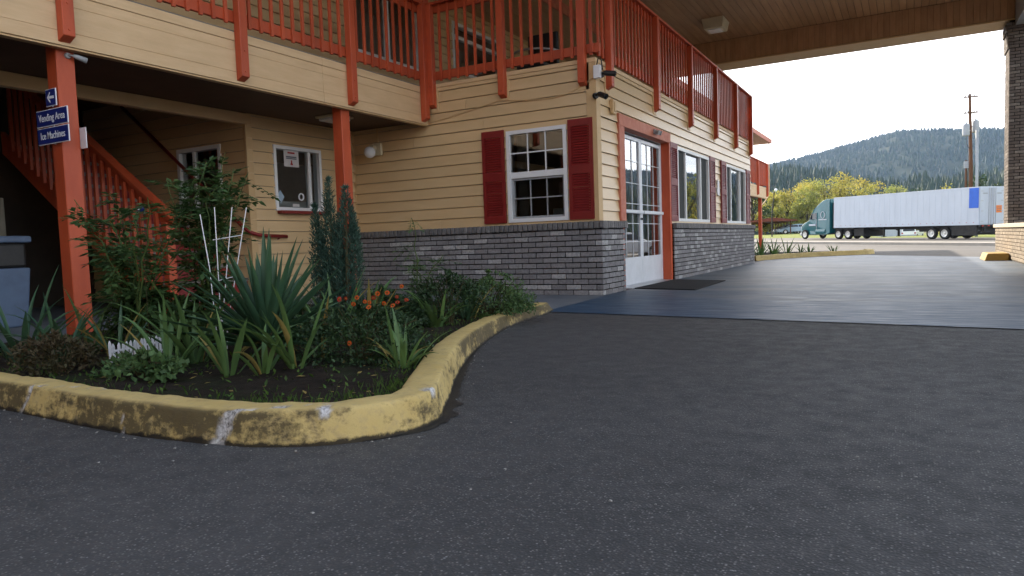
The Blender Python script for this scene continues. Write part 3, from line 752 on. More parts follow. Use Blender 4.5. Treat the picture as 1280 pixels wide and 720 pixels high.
# office window under the balcony
u0, u1, z0, z1 = OPW[0]
mb = MB(); frame(mb, 'X', XW, u0, u1, z0, z1, .045, -.09, .035); wf = mb.build('window', 'white', BLD)
mb = MB(); wbox(mb, 'X', XW, u1-.24, u1-.19, -.05, .01, z0+.045, z1-.045); mb.build('sash', 'white', wf)
pane_grid(wf, 'X', XW, u0+.045, u1-.045, z0+.045, z1-.045, 1, 1, -.02, 'dimglass')
mb = MB(); wbox(mb, 'X', XW, u0+.02, u1+.02, .024, .12, z0-.045, z0-.003); mb.build('sill', 'red', wf, .004)
mb = MB(); wbox(mb, 'X', XW, u0+.045, u1-.045, -.35, -.2, z0-.05, z0+.15); mb.build('counter', 'greyp', wf)
mb = MB(); wbox(mb, 'X', XW, u0+.3, u0+.55, -.6, -.5, z0+.15, z0+.42); mb.build('monitor', 'black', wf)
# notice taped to the pane: paper, printed lines, arrow
mb = MB(); wbox(mb, 'X', XW, 7.02, 7.29, -.0165, -.0155, 1.86, 2.085); pn = mb.build('notice', 'paper', wf)
for a, b, c, d, m in ((7.09, 7.22, 2.04, 2.062, 'inkred'), (7.06, 7.25, 1.985, 2.005, 'inkgrey'), (7.06, 7.25, 1.965, 1.98, 'inkgrey'), (7.145, 7.168, 1.905, 1.95, 'inkred'), (7.135, 7.178, 1.885, 1.908, 'inkred')):
    mb = MB(); wbox(mb, 'X', XW, a, b, -.0153, -.0143, c, d); mb.build('print', m, pn)
mb = MB(); mb.add([(XW-.0155, 6.855, 1.44), (XW-.0155, 6.925, 1.53), (XW-.0155, 6.995, 1.44), (XW-.0155, 6.925, 1.35)], [(0, 1, 2, 3)]); mb.build('sticker', 'paleblue', wf)
mb = MB(); wbox(mb, 'X', XW, 7.14, 7.26, -.0165, -.0155, 1.31, 1.35); mb.build('card', 'paper', wf)
mb = MB(); mb.tube([(XW-.012, 7.3+.045*math.cos(a*math.pi/8), 1.45+.045*math.sin(a*math.pi/8)) for a in range(17)], .011, 6); mb.build('speak_ring', 'signwhite', wf)
# alcove window, upper windows
u0, u1, z0, z1 = OPA[0]
mb = MB(); frame(mb, 'Y', YA, u0, u1, z0, z1, .05, -.09, .035); wbox(mb, 'Y', YA, -8.52, -8.48, -.05, .01, z0+.05, z1-.05); wf = mb.build('window', 'white', BLD); pane_grid(wf, 'Y', YA, u0+.05, u1-.05, z0+.05, z1-.05, 1, 1, -.02)
for i, (u0, u1, z0, z1) in enumerate(OPU):
    mb = MB(); frame(mb, 'X', XW, u0, u1, z0, z1, .06, -.09, .035)
    if i == 0: wbox(mb, 'X', XW, (u0+u1)/2-.05, (u0+u1)/2+.05, -.05, .02, z0+.06, z1-.06)
    else: wbox(mb, 'X', XW, u0+.06, u1-.06, -.05, .02, 4.58, 4.65)
    wf = mb.build('window', 'white', BLD)
    pane_grid(wf, 'X', XW, u0+.06, u1-.06, z0+.06, z1-.06, 1, 1, -.02)
    bk = MB(); bk.box(XW-.9, XW-.85, u0-.4, u1+.4, 3.0, 5.2); bk.build('room_back', 'inside', wf)
# --- lobby doors
DX = -3.56; u0, u1 = 9.37, 11.38
mb = MB(); frame(mb, 'X', DX, u0-.04, u1+.04, .01, 2.28, .05, -.05, .02, .012); DR = mb.build('double_door', 'alu', BLD)
um = (u0+u1)/2
for a, b in ((u0+.012, um-.004), (um+.004, u1-.012)):
    mb = MB(); frame(mb, 'X', DX, a, b, .03, 2.2, .055, -.02, .022, .40); lf = mb.build('door_leaf', 'alu', DR, .003)
    pane_grid(lf, 'X', DX, a+.055, b-.055, .43, 2.145, 3, 1, 0, 'doorglass', .009, 'white', md=.006, zs=[.43, .66, .93, 1.22, 1.52, 1.84, 2.145])
    mb = MB(); mb.bar((DX+.05, a+.02, 1.10), (DX+.05, b-.02, 1.10), .035, .05); mb.build('push_bar', 'alu', lf, .006)
    mb = MB(); mb.cyl((DX+.023, (b if a < um-.5 else a)+(-.03 if a < um-.5 else .03), 1.0), (DX+.034, (b if a < um-.5 else a)+(-.03 if a < um-.5 else .03), 1.0), .018); mb.build('lock', 'black', lf)
mb = MB(); mb.box(DX-.05, XB+.02, u0-.04, u1+.04, .0065, .016); mb.build('threshold', 'steel', DR)
for a, b, c, d, m in ((9.14, 9.34, .955, 2.24, 'salmon'), (11.41, 11.50, .008, 2.24, 'orange'), (9.14, 11.50, 2.2405, 2.40, 'salmon')):
    mb = MB(); wbox(mb, 'X', XS, a, b, -.16, .05, c, d); mb.build('door_casing', m, BLD, .004)
mb = MB(); mb.box(XS-.1, XS+.02, 9.15, 9.33, .0, .952); mb.build('door_casing', 'orange', BLD)
# --- roof
rf = MB(); rf.prism([(-5.95, 5.2), (-5.95, 5.36), (-12.2, 7.3), (-19, 5.36), (-19, 5.2)], 'y', -8.6, 37.3)
RFo = rf.build('roof', 'roof', BLD)
for y in (-8.62, 37.3):
    b = MB(); b.prism([(-5.93, 5.18), (-5.93, 5.38), (-12.2, 7.34), (-12.2, 7.1)], 'y', y, y+.03); b.build('bargeboard', 'salmon', RFo)
b = MB(); b.box(-5.95, -5.92, -8.6, 37.3, 5.17, 5.37); b.build('gutter_board', 'salmon', RFo)
b = MB(); b.box(XW+.03, -5.96, -8.5, 37.25, 5.18, 5.199); b.build('eave_soffit', 'soffit', RFo)
# --- posts under the balcony
for y in (-.2, 3.35, 6.70, 22.0, 26.5, 31, 35.25):
    mb = MB(); mb.box(-6.25, -6.10, y, y+.15, .004, 2.484); mb.build('post', 'orange', BLD, .006)
for y in (8.45, 20.4, 26):
    mb = MB(); mb.box(-6.18, -6.05, y, y+.13, 2.99, 5.19); mb.build('post', 'orange', BLD, .006)
mb = MB(); mb.tube([(-6.0, 36.9, 5.2), (-6.0, 36.9, 3.0), (-6.0, 36.7, 2.6), (-6.1, 36.2, 2.3), (-6.12, 35.43, 2.1)], .022, 6); mb.build('downspout', 'trim', BLD)
# --- railings
def railing(kind, P0, u0, u1, drops, zd, skip=.07):
    tr = MB(); wbox(tr, kind, P0, u0, u1, -.045, .095, 4.07, 4.105); wbox(tr, kind, P0, u0, u1, -.02, .02, 3.97, 4.069)
    ro = tr.build('railing', 'orange', BLD, .003)
    mb = MB(); wbox(mb, kind, P0, u0, u1, -.02, .02, 3.045, 3.16); mb.build('bottom_rail', 'orange', ro, .003)
    bal = MB(); wbox(bal, kind, P0, -.018, .018, .0205, .045, 3.015, 4.0695)
    bme = bal.mesh('baluster', (0, 0, 0) if True else None); bme.materials.append(MT['orange'])
    # shared baluster mesh: origin sits on the plane at u = 0
    pts = sorted([u0]+drops+[u1])
    for a, b in zip(pts, pts[1:]):
        n = max(1, round((b-a)/.145))
        for i in range(1, n):
            u = a+(b-a)*i/n
            o = bpy.data.objects.new('baluster', bme); col.objects.link(o); o.parent = ro
            off = WL[ro]; p = (0, u, 0) if kind == 'X' else (u, 0, 0)
            o.location = (p[0]-off[0], p[1]-off[1], -off[2]); WL[o] = off
    for u in drops:
        mb = MB(); mb.hexa([W(kind, P0, u-.048, .026, zd+.0), W(kind, P0, u+.048, .026, zd+.0), W(kind, P0, u+.048, .115, zd+.04), W(kind, P0, u-.048, .115, zd+.04),
                            W(kind, P0, u-.048, .026, 4.069), W(kind, P0, u+.048, .026, 4.069), W(kind, P0, u+.048, .115, 4.069), W(kind, P0, u-.048, .115, 4.069)])
        dp = mb.build('drop_post', 'orange', ro, .004)
        for zz in (zd+.09, zd+.3):
            mb = MB(); a_ = Vector(W(kind, P0, u, .114, zz)); b_ = Vector(W(kind, P0, u, .121, zz)); mb.cyl(a_, b_, .012, .009, 8); mb.build('bolt', 'orange', dp)
    return ro
railing('X', XF, 1.5, 8.38, [1.65, 3.37, 5.12, 6.77, 8.27], 2.455)
railing('Y', YS, -5.98, -3.36, [-5.89, -4.74, -3.58], 2.64)
railing('X', XS, 8.36, 18.3, [8.78, 10.76, 12.71, 14.6, 16.5, 18.2], 2.64)
railing('X', XF, 29.5, 36.2, [29.6, 31.6, 33.7, 36.1], 2.5)
railing('Y', 36.2, -7.4, -6.03, [], 2.5)
for kind, P0, us in (('Y', YS, (-5.89, -4.74, -3.58)), ('X', XS, (8.78, 10.76, 12.71, 14.6, 16.5, 18.2))):
    for u in us:
        mb = MB(); wbox(mb, kind, P0, u-.075, u+.075, .0, .034, 2.60, 2.9315); mb.build('mounting_plate', 'trim', BLD, .003)

# ---------------------------------------------------------------- staircase in the alcove
ST = thing('staircase', 'orange railed staircase climbing left in the dark alcove behind post', 'staircase', (-7.2, 5.0, 0))
for i in range(12):
    x1 = -7.22-i*.275; z = .185*(i+1)
    mb = MB(); mb.box(x1-.3, x1, 5.05, 6.33, z-.045, z); mb.build('tread', 'deck', ST, .004)
    mb = MB(); mb.box(x1-.03, x1-.012, 5.05, 6.33, z-.185, z-.046); mb.build('riser', 'red', ST)
mb = MB(); mb.prism([(-7.15, .004), (-7.15, .16), (-10.5, 2.41), (-10.5, 2.12), (-7.40, .004)], 'y', 4.985, 5.045); mb.build('stringer', 'orange', ST, .004)
def sz(x): return .19+(-7.22-x)*.6727
mb = MB(); mb.bar((-7.02, 5.015, sz(-7.02)+1.0), (-10.5, 5.015, sz(-10.5)+1.0), .13, .045); mb.build('top_rail', 'orange', ST, .004)
mb = MB(); mb.bar((-7.14, 5.015, sz(-7.14)+.90), (-10.5, 5.015, sz(-10.5)+.90), .04, .1); mb.build('sub_rail', 'orange', ST, .003)
x = -7.3
while x > -10.3:
    mb = MB(); mb.box(x-.018, x+.018, 4.94, 4.978, sz(x)-.06, sz(x)+.94); mb.build('baluster', 'orange', ST); x -= .137
mb = MB(); mb.box(-7.20, -7.105, 4.94, 5.04, .004, 1.06); mb.build('newel_post', 'orange', ST, .005)
HR = thing('wall_handrail', 'dark red round handrail on the alcove wall wrapping past the corner', 'handrail', (-7.4, 6.3, .9))
mb = MB(); mb.tube([(-9.9, 6.3, 2.85), (-7.50, 6.3, 1.03), (-7.40, 6.32, .96), (-7.36, 6.40, .925), (-7.36, 6.52, .91), (-7.36, 6.9, .895)], .024, 10); mb.build('rail', 'red', HR, smooth=True)
for a, b in (((-7.36, 6.8, .89), (-7.44, 6.8, .86)), ((-8.3, 6.3, 1.63), (-8.3, 6.38, 1.59)), ((-9.3, 6.3, 2.39), (-9.3, 6.38, 2.35))):
    mb = MB(); mb.tube([a, b], .01, 6); mb.build('bracket', 'red', HR)

# ---------------------------------------------------------------- canopy over the drive
CAN = thing('drive_canopy', 'brown boarded canopy roof spanning the drive from lobby to pillar', 'canopy', (0, 14, 5.3))
CX0, CX1, CY0, CY1, CZ = -5.9, 3.0, 4.6, 20.35, 5.85
mb = MB(); mb.box(CX0, CX1, CY0, CY1, CZ+.03, CZ+.62); RC = mb.build('roof_deck', 'roof', CAN)
for a, b, c, d in ((CX0-.002, CX1+.03, CY1+.001, CY1+.03), (CX0, CX1+.03, CY0-.03, CY0-.001), (CX1+.001, CX1+.03, CY0, CY1)):
    mb = MB(); mb.box(a, b, c, d, CZ-.05, CZ+.64); mb.build('fascia', 'soffit', CAN)
pme = MB(); pme.box(-.0705, .0705, CY0+.02, 19.44, -.018, 0); pme = pme.mesh('plank', bevel=.004); pme.materials.append(MT['soffit'])
n = int((CX1-CX0)/.15)
for i in range(n):
    inst('plank', pme, CAN, (CX0+.08+i*.15, 0, CZ+.03+random.uniform(-.0015, .0015)))
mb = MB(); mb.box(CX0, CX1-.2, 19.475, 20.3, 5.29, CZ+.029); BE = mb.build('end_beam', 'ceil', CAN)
bme = MB(); bme.box(-.062, .062, 19.452, 19.474, 5.30, CZ+.01); bme = bme.mesh('beam_board', bevel=.003); bme.materials.append(MT['soffit'])
for i in range(int((CX1-.2-CX0)/.128)): inst('beam_board', bme, BE, (CX0+.065+i*.128, 0, random.uniform(-.001, .001)))
mb = MB(); mb.box(CX0, CX1-.2, 19.44, 20.32, 5.255, 5.289); mb.build('beam_trim', 'trim', BE, .004)
mb = MB(); mb.box(2.05, 2.62, CY0+.05, 19.43, 5.12, CZ+.01); mb.build('side_beam', 'greyp', CAN, .006)
mb = MB(); mb.box(CX0, CX1-.2, CY0+.05, CY0+.5, 5.30, CZ+.01); mb.build('near_beam', 'soffit', CAN)
mb = MB(); mb.box(-5.955, -5.905, 4.6, 20.35, 5.37, CZ+.6); mb.build('gable_board', 'soffit', CAN)
LB = thing('canopy_light', 'beige box light fixture under the brown canopy ceiling', 'ceiling light', (-4.05, 17.6, 5.62))
mb = MB(); mb.hexa([(-4.27, 17.34, 5.63), (-3.83, 17.34, 5.63), (-3.83, 17.86, 5.63), (-4.27, 17.86, 5.63), (-4.31, 17.28, 5.86), (-3.79, 17.28, 5.86), (-3.79, 17.92, 5.86), (-4.31, 17.92, 5.86)]); mb.build('housing', 'cream', LB, .012)
mb = MB(); mb.box(-4.2, -3.9, 17.42, 17.78, 5.615, 5.629); mb.build('diffuser', 'globe', LB)

# ---------------------------------------------------------------- brick pillars and the low brick wall they stand on
PM = [brick_mesh(40+i, m='pbrick') for i in range(4)]; QM = [brick_mesh(50+i, m='litbrick') for i in range(4)]
PX0, PX1, PY0, PY1 = 1.95, 2.75, 19.45, 20.25
def pillar(dy, label, full):
    PL = thing('brick_pillar', label, 'pillar', (2.35, 19.85+dy, 0.0), group=None)
    mb = MB(); mb.box(PX0+.012, PX1-.012, PY0+.012+dy, PY1-.012+dy, .76, 5.25); core = mb.build('pillar_core', 'mortar', PL)
    bl = []
    nC = int((5.25-.76)/CH_)
    for c in range(nC):
        z = .765+c*CH_; e = .0 if c < nC-8 else (.03 if c < nC-3 else .06)
        x = PX0-e+(0 if c % 2 else -.1)
        while x < PX1+e-.02:
            a, b = max(x, PX0-e), min(x+.203, PX1+e)
            if b-a > .03:
                if full: inst('brick', rb.choice(PM), core, ((a+b)/2, PY0-e+dy+rb.uniform(-.003, .002), z), (0, 0, 0), ((b-a)/.203, 1, 1))
                else: bl.append((a, b, PY0-e+dy, PY0-e+.09+dy, z))
            x += .213
        y = PY0+.1
        while y < PY1-.02: bl.append((PX0-e+rb.uniform(-.002, .002), PX0+.09, y+dy, min(y+.203, PY1)+dy, z)); y += .213
        bl.append((PX1-.09, PX1+e, PY0+.1+dy, PY1+dy, z)); bl.append((PX0+.1, PX1-.1, PY1-.09+dy, PY1+e+dy, z))
    joined(bl, lambda m_, b: m_.box(b[0], b[1], b[2], b[3], b[4], b[4]+.0605), 'brick_field', 'pbrick', core)
pillar(0, 'tall dark brick pillar carrying the far right end of the canopy', True)
LW = thing('low_brick_wall', 'low brick wall toned pale as if sunlit, with stone cap under the canopy pillar', 'wall', (2.35, 15, 0))
mb = MB(); mb.box(1.812, 2.9, 5.4, 20.35, .0, .67); core = mb.build('wall_core', 'mortar2', LW)
bl = []
for c in range(9):
    z = .03+c*CH_; y = 5.4+(.1 if c % 2 else 0)
    while y < 20.34:
        b = min(y+.203, 20.35)
        if y > 14: inst('brick', rb.choice(QM), core, (1.80+.0+rb.uniform(-.003, .002), (y+b)/2, z), (0, 0, -math.pi/2), ((b-y)/.203, 1, 1))
        else: bl.append((y, b, z))
        y += .213
    for i in range(5): bl.append((20.35, 1.85+i*.213, z, 1))
joined([b for b in bl if len(b) == 3], lambda m_, b: m_.box(1.80, 1.88, b[0], b[1], b[2], b[2]+.0605), 'brick_field', 'litbrick', core)
mb = MB(); mb.box(1.76, 2.95, 5.35, 20.40, .671, .755); mb.build('cap_stone', 'stone', LW, .01)
pillar(-13.6, 'brick pillar at the near right corner of the canopy', False)
KS = thing('kerb_block', 'short yellow concrete kerb block beside the low brick wall', 'kerb', (1.6, 17.8, 0))
mb = MB(); mb.hexa([(1.36, 17.4, 0), (1.78, 17.4, 0), (1.78, 18.6, 0), (1.36, 18.6, 0), (1.41, 17.43, .15), (1.78, 17.43, .15), (1.78, 18.55, .15), (1.41, 18.55, .15)]); mb.att = {}
mb.build('block', pm('kerb_block_paint', (.50, .33, .10), (.42, .27, .08), 6, .7, .3, .3), KS, .012)

# ---------------------------------------------------------------- fittings on the building
WLp = thing('wall_lamp', 'white globe lamp on a square plate on the tan wall near post', 'wall lamp', (-7.0, 8.38, 2.15))
mb = MB(); mb.box(-7.02, -6.86, 8.345, 8.396, 2.08, 2.26); mb.build('plate', 'cream', WLp, .006)
mb = MB(); mb.cyl((-6.98, 8.345, 2.19), (-6.98, 8.27, 2.19), .045, .05); mb.build('socket', 'cream', WLp)
mb = MB(); mb.lathe([(.002, -.085), (.045, -.075), (.075, -.045), (.088, -.005), (.08, .04), (.055, .07), (.03, .08), (.002, .082)], (-6.99, 8.25, 2.12), 16); mb.build('globe', 'globe', WLp, smooth=True)
mb = MB(); mb.tube([(-6.94, 8.385, 2.26), (-6.94, 8.385, 2.48)], .012, 6); mb.build('conduit', 'trim', WLp)
CLt = thing('ceiling_lamp', 'flat pale ceiling light on the soffit under the balcony', 'ceiling light', (-6.75, 7.25, 2.46))
mb = MB(); mb.box(-6.93, -6.57, 7.1, 7.46, 2.455, 2.484); mb.build('base', 'cream', CLt, .006)
mb = MB(); mb.box(-6.90, -6.60, 7.13, 7.43, 2.42, 2.4545); mb.build('lens', 'globe', CLt, .01)
FLd = thing('flood_lamp', 'small grey spot lamp on the top of the orange post', 'spot lamp', (-6.08, 3.45, 2.4))
mb = MB(); mb.cyl((-6.099, 3.44, 2.38), (-6.08, 3.44, 2.38), .026, .022, 14); mb.build('base', 'greyp', FLd)
mb = MB(); mb.tube([(-6.08, 3.44, 2.38), (-6.06, 3.45, 2.38), (-6.052, 3.47, 2.377)], .007, 6); mb.build('arm', 'greyp', FLd)
mb = MB(); mb.tube([(-6.052, 3.465, 2.378), (-6.048, 3.49, 2.372), (-6.03, 3.56, 2.352)], [.012, .019, .024], 14); mb.build('head', 'greyp', FLd, smooth=True)
SN = ((-6.41, -5.95, 1.802, 1.938, 'Vending Area', 'blue sign reading Vending Area on the orange post'), (-6.41, -5.95, 1.655, 1.792, 'Ice Machines', 'blue sign reading Ice Machines on the orange post'), (-6.25, -6.10, 1.96, 2.10, None, 'small blue sign with a white left arrow on the orange post'))
for x0, x1, z0, z1, tx, lb in SN:
    sg = thing('sign', lb, 'sign', ((x0+x1)/2, 3.335, z0), group=None)
    mb = MB(); mb.box(x0, x1, 3.325, 3.333, z0, z1); mb.build('border', 'signwhite', sg, .001)
    mb = MB(); mb.box(x0+.006, x1-.006, 3.3225, 3.3249, z0+.006, z1-.006); mb.build('panel', 'signblue', sg)
    xm, zm = (x0+x1)/2, (z0+z1)/2
    T = Matrix(((1, 0, 0, xm), (0, 0, -1, 3.3215), (0, 1, 0, zm), (0, 0, 0, 1)))
    if tx: text_mesh(tx, .082, 'lettering', 'signwhite', sg, T @ Matrix.Diagonal((.86, 1.05, 1, 1)), bold=.0002)
    else:
        mb = MB(); mb.prism([(xm-.05, zm), (xm-.005, zm+.045), (xm-.005, zm+.027), (xm-.022, zm+.011), (xm+.05, zm+.011), (xm+.05, zm-.011), (xm-.022, zm-.011), (xm-.005, zm-.027), (xm-.005, zm-.045)], 'y', 3.3205, 3.3222); mb.build('arrow', 'signwhite', sg)
    mb = MB(); mb.cyl((xm+.02, 3.332, z0-.004), (xm+.02, 3.32, z0-.004), .006, n=8); mb.build('screw', 'steel', sg)
sg = thing('sign_plate', 'small blank white plate behind the orange post', 'sign', (-6.1, 3.51, 1.62)); mb = MB(); mb.box(-6.2, -6.02, 3.503, 3.51, 1.62, 1.795); mb.build('plate', 'signwhite', sg, .002)
JB = thing('junction_box', 'white box with black cable at the top corner of the lobby wall', 'junction box', (-3.4, 8.3, 2.8))
mb = MB(); mb.box(-3.425, -3.335, 8.325, 8.384, 2.71, 2.87); mb.build('box', 'signwhite', JB, .006)
mb = MB(); mb.tube([(-3.38, 8.34, 2.87), (-3.35, 8.32, 2.94), (-3.31, 8.32, 2.92), (-3.30, 8.33, 2.8)], .008, 6); mb.build('cable', 'black', JB)
for i, (c, d, lb) in enumerate((((-3.27, 8.36, 2.76), (.12, .03, -.02), 'black dome security camera beside the white junction box'), ((-3.33, 8.30, 2.50), (.10, -.05, -.05), 'black bullet security camera on the lobby wall corner board'))):
    sc_ = thing('security_camera', lb, 'camera', c); c = Vector(c); d = Vector(d)
    mb = MB(); mb.cyl(c+Vector((-.09, .06, .0)), c+Vector((-.06, .04, .0)), .04, .036, 14); mb.build('base', 'black', sc_)
    mb = MB(); mb.tube([c+Vector((-.07, .05, 0)), c+Vector((-.02, .02, .02)), c], .014, 6); mb.build('bracket', 'black', sc_)
    mb = MB(); mb.tube([c-d*.25, c, c+d*.75, c+d], [.024, .034, .034, .036], 14); mb.build('body', 'black', sc_, smooth=False)
    mb = MB(); mb.cyl(c+d*1.001, c+d*1.05, .026, .024, 14); mb.build('lens', 'carglass', sc_)
UB = thing('utility_box', 'tan utility cover box on the siding left of the lobby doors', 'utility box', (XS+.03, 8.92, 1.95)); mb = MB(); mb.box(XS+.024, XS+.075, 8.87, 8.99, 2.35, 2.54); mb.build('cover', 'trim', UB, .008)
mb = MB(); mb.box(XS+.076, XS+.085, 8.90, 8.96, 2.38, 2.51); mb.build('lid', 'trim', UB, .004)
EL = thing('door_lamp', 'small grey twin spot lamp above the lobby doors', 'lamp', (XS+.06, 10.66, 2.31))
mb = MB(); mb.box(XS+.05, XS+.075, 10.60, 10.74, 2.29, 2.36); mb.build('base', 'greyp', EL, .005)
for s in (-.04, .04):
    mb = MB(); mb.cyl((XS+.07, 10.67+s, 2.33), (XS+.14, 10.67+s*1.5, 2.30), .022, .036, 12); mb.build('head', 'greyp', EL)
WS = thing('wall_plaque', 'small white cast plaque on the siding between the shutters', 'plaque', (XS+.03, 14.82, 1.6)); mb = MB(); mb.prism([(14.74, 1.55), (14.9, 1.52), (14.93, 1.62), (14.88, 1.74), (14.9, 1.8), (14.82, 1.86), (14.74, 1.79), (14.76, 1.7), (14.72, 1.63)], 'x', XS+.025, XS+.05); mb.build('plate', 'signwhite', WS, .004)
CW = tag(MB().tube([(-6.03, 8.388, 2.45), (-5.6, 8.388, 2.50), (-5.2, 8.388, 2.565), (-4.8, 8.375, 2.625), (-4.4, 8.388, 2.575), (-4.05, 8.388, 2.56), (-3.8, 8.388, 2.585), (-3.6, 8.385, 2.65), (-3.45, 8.375, 2.73)], .0055, 6).build('cable', 'trim'), 'thin tan cable sagging along the siding above the window', 'cable')
DM = tag(MB().add([], []).build('door_mat', 'mat') if False else (lambda m_: m_.build('door_mat', 'mat', None, .005))(MB().hexa([(-3.34, 9.42, .007), (-2.42, 9.15, .007), (-2.46, 11.1, .007), (-3.36, 11.40, .007), (-3.34, 9.42, .019), (-2.42, 9.15, .019), (-2.46, 11.1, .019), (-3.36, 11.40, .019)])), 'black rubber door mat in front of the white lobby doors', 'door mat')
# upstairs chair
CHR = thing('patio_chair', 'black chair with a curved metal arm ring on the upper deck', 'chair', (-5.0, 9.9, 2.985))
mb = MB(); mb.box(-5.28, -4.8, 9.75, 10.2, 3.36, 3.43); mb.build('seat', 'black', CHR, .02, 2)
mb = MB(); mb.box(-5.3, -4.78, 10.2, 10.27, 3.45, 3.98); mb.build('backrest', 'black', CHR, .02, 2)
mb = MB(); mb.tube([(-5.04+.45*math.cos(a*math.pi/14), 10.22-.62*math.sin(a*math.pi/14), 3.60+.0*a) for a in range(15)], .018, 8); mb.build('arm_ring', 'steel', CHR, smooth=True)
for dx, dy in ((-.28, -.1), (.2, -.1), (-.28, .3), (.2, .3)):
    mb = MB(); mb.tube([(-5.0+dx, 9.9+dy, 3.0), (-5.0+dx*.9, 9.9+dy*.9, 3.38)], .014, 6); mb.build('leg', 'steel', CHR)
# vending corner
VM = thing('ice_machine', 'beige ice machine standing in the dark alcove under the stairs', 'ice machine', (-10.4, 4.6, 0))
mb = MB(); mb.box(-10.85, -10.05, 3.6, 4.75, .08, 1.5); mb.build('cabinet', 'machine', VM, .015, 2)
mb = MB(); mb.box(-10.049, -10.03, 3.7, 4.4, .75, 1.42); mb.build('door_panel', 'machine', VM, .006)
mb = MB(); mb.box(-10.049, -10.02, 4.42, 4.7, .5, .9); mb.build('dispenser', 'black', VM, .006)
mb = MB(); mb.cyl((-10.049, 4.55, 1.15), (-10.03, 4.55, 1.15), .04, n=12); mb.build('dial', 'black', VM)
for a, b in ((-10.8, 3.65), (-10.12, 3.65), (-10.8, 4.68), (-10.12, 4.68)):
    mb = MB(); mb.cyl((a, b, .004), (a, b, .08), .03, n=8); mb.build('foot', 'black', VM)
PB = tag(MB().box(-10.4, -10.12, 3.9, 4.15, 1.502, 1.72).build('paper_box', 'paper', None, .004), 'white box on top of the beige ice machine', 'box')
TB = thing('trash_bin', 'pale blue square trash bin with black bag at the left edge', 'trash bin', (-8.25, 3.7, 0))
mb = MB(); mb.hexa([(-8.5, 3.45, .006), (-8.05, 3.45, .006), (-8.05, 3.95, .006), (-8.5, 3.95, .006), (-8.54, 3.41, .62), (-8.01, 3.41, .62), (-8.01, 3.99, .62), (-8.54, 3.99, .62)]); mb.build('body', 'binblue', TB, .02, 2)
mb = MB(); mb.box(-8.52, -8.03, 3.43, 3.97, .62, .88); mb.build('bag', 'black', TB, .03, 2)
mb = MB(); mb.box(-8.56, -7.99, 3.39, 4.01, .88, .95); mb.build('lid', 'binblue', TB, .02, 2)
CB = tag(MB().box(-8.0, -7.72, 3.1, 3.4, .006, .52).build('cream_bin', 'cream', None, .02, 2), 'cream plastic bin at the far left edge beside the blue bin', 'bin')

# ---------------------------------------------------------------- unseen wing added behind the camera to shade the court
RW = thing('added_shade_wing', 'two storey tan wing added behind the viewpoint to shade the court', 'building', (0, -14, 0))
mb = MB(); mb.box(-34, 26, -24, -14, 0, 6.4); mb.build('wall', 'siding', RW)
mb = MB(); mb.prism([(-24.8, 6.4), (-24.8, 6.6), (-19, 9.2), (-13.0, 6.6), (-13.0, 6.4)], 'x', -35, 27); mb.build('roof', 'roof', RW)
mb = MB(); mb.box(-34, 26, -13.999, -12.7, 2.7, 3.0); mb.build('balcony', 'deck', RW)
for i in range(12):
    for z in (.004, 3.0):
        m2 = MB(); m2.box(-32+i*5, -31.05+i*5, -13.998, -13.95, z, z+2.05); m2.build('door', 'red', RW)
        m2 = MB(); m2.box(-30.4+i*5, -28.8+i*5, -13.998, -13.95, z+.9, z+2.05); wv_ = m2.build('window', 'white', RW); m3 = MB(); m3.box(-30.3+i*5, -28.9+i*5, -13.949, -13.94, z+1.0, z+1.95); m3.build('pane', 'carglass', wv_)
    m2 = MB(); m2.box(-33.6+i*5, -33.45+i*5, -12.9, -12.75, .004, 6.4); m2.build('post', 'orange', RW)

mb = MB(); mb.box(-22, -5.2, -13.99, -3.6, 0, 6.4); mb.build('added_side_wall', 'siding', RW)  # unseen side block, added to darken the alcove and left of the court
mb = MB(); mb.prism([(-22.8, 6.4), (-22.8, 6.6), (-13.6, 9.0), (-4.5, 6.6), (-4.5, 6.4)], 'y', -15, -2.9); mb.build('added_side_roof', 'roof', RW)
# ---------------------------------------------------------------- plants in the garden bed
def ray(x, y): return cr*((x-640)/FPX)-cu*((y-360)/FPX)+f
CP = Vector((0, 0, CH))
def on_z(x, y, z): d = ray(x, y); return CP+d*((z-CH)/d.z)
def on_y(x, y, Y): d = ray(x, y); return CP+d*(Y/d.y)
def blade_mb(mb, base, az, L, w, lean, droop, seg=7, fold=.25, twist=0., tip=.05):
    """a sword leaf: starts at lean from vertical and bends over by droop"""
    h = Vector((math.cos(az), math.sin(az), 0)); side = Vector((-h.y, h.x, 0))
    p = Vector(base); ang = lean; b = len(mb.v)
    for i in range(seg+1):
        t = i/seg
        ww = w*(.55+1.4*t)*(1 if t < .32 else 1)
        prof = min(1, .62+1.3*t) if t < .35 else max(tip, (1-((t-.35)/.65)**2.1))
        ww = w*prof
        d = h*math.sin(ang)+Vector((0, 0, 1))*math.cos(ang); nrm = d.cross(side)
        sd = side*math.cos(twist*t)+nrm*math.sin(twist*t); nn = d.cross(sd)
        mb.v += [tuple(p-sd*ww/2+nn*ww*fold*.5), tuple(p-nn*ww*fold*.5), tuple(p+sd*ww/2+nn*ww*fold*.5)]
        p = p+d*(L/seg); ang += droop*(.35+1.3*t)/seg
    for i in range(seg):
        for j in range(2): q = b+i*3+j; mb.f.append((q, q+1, q+4, q+3))
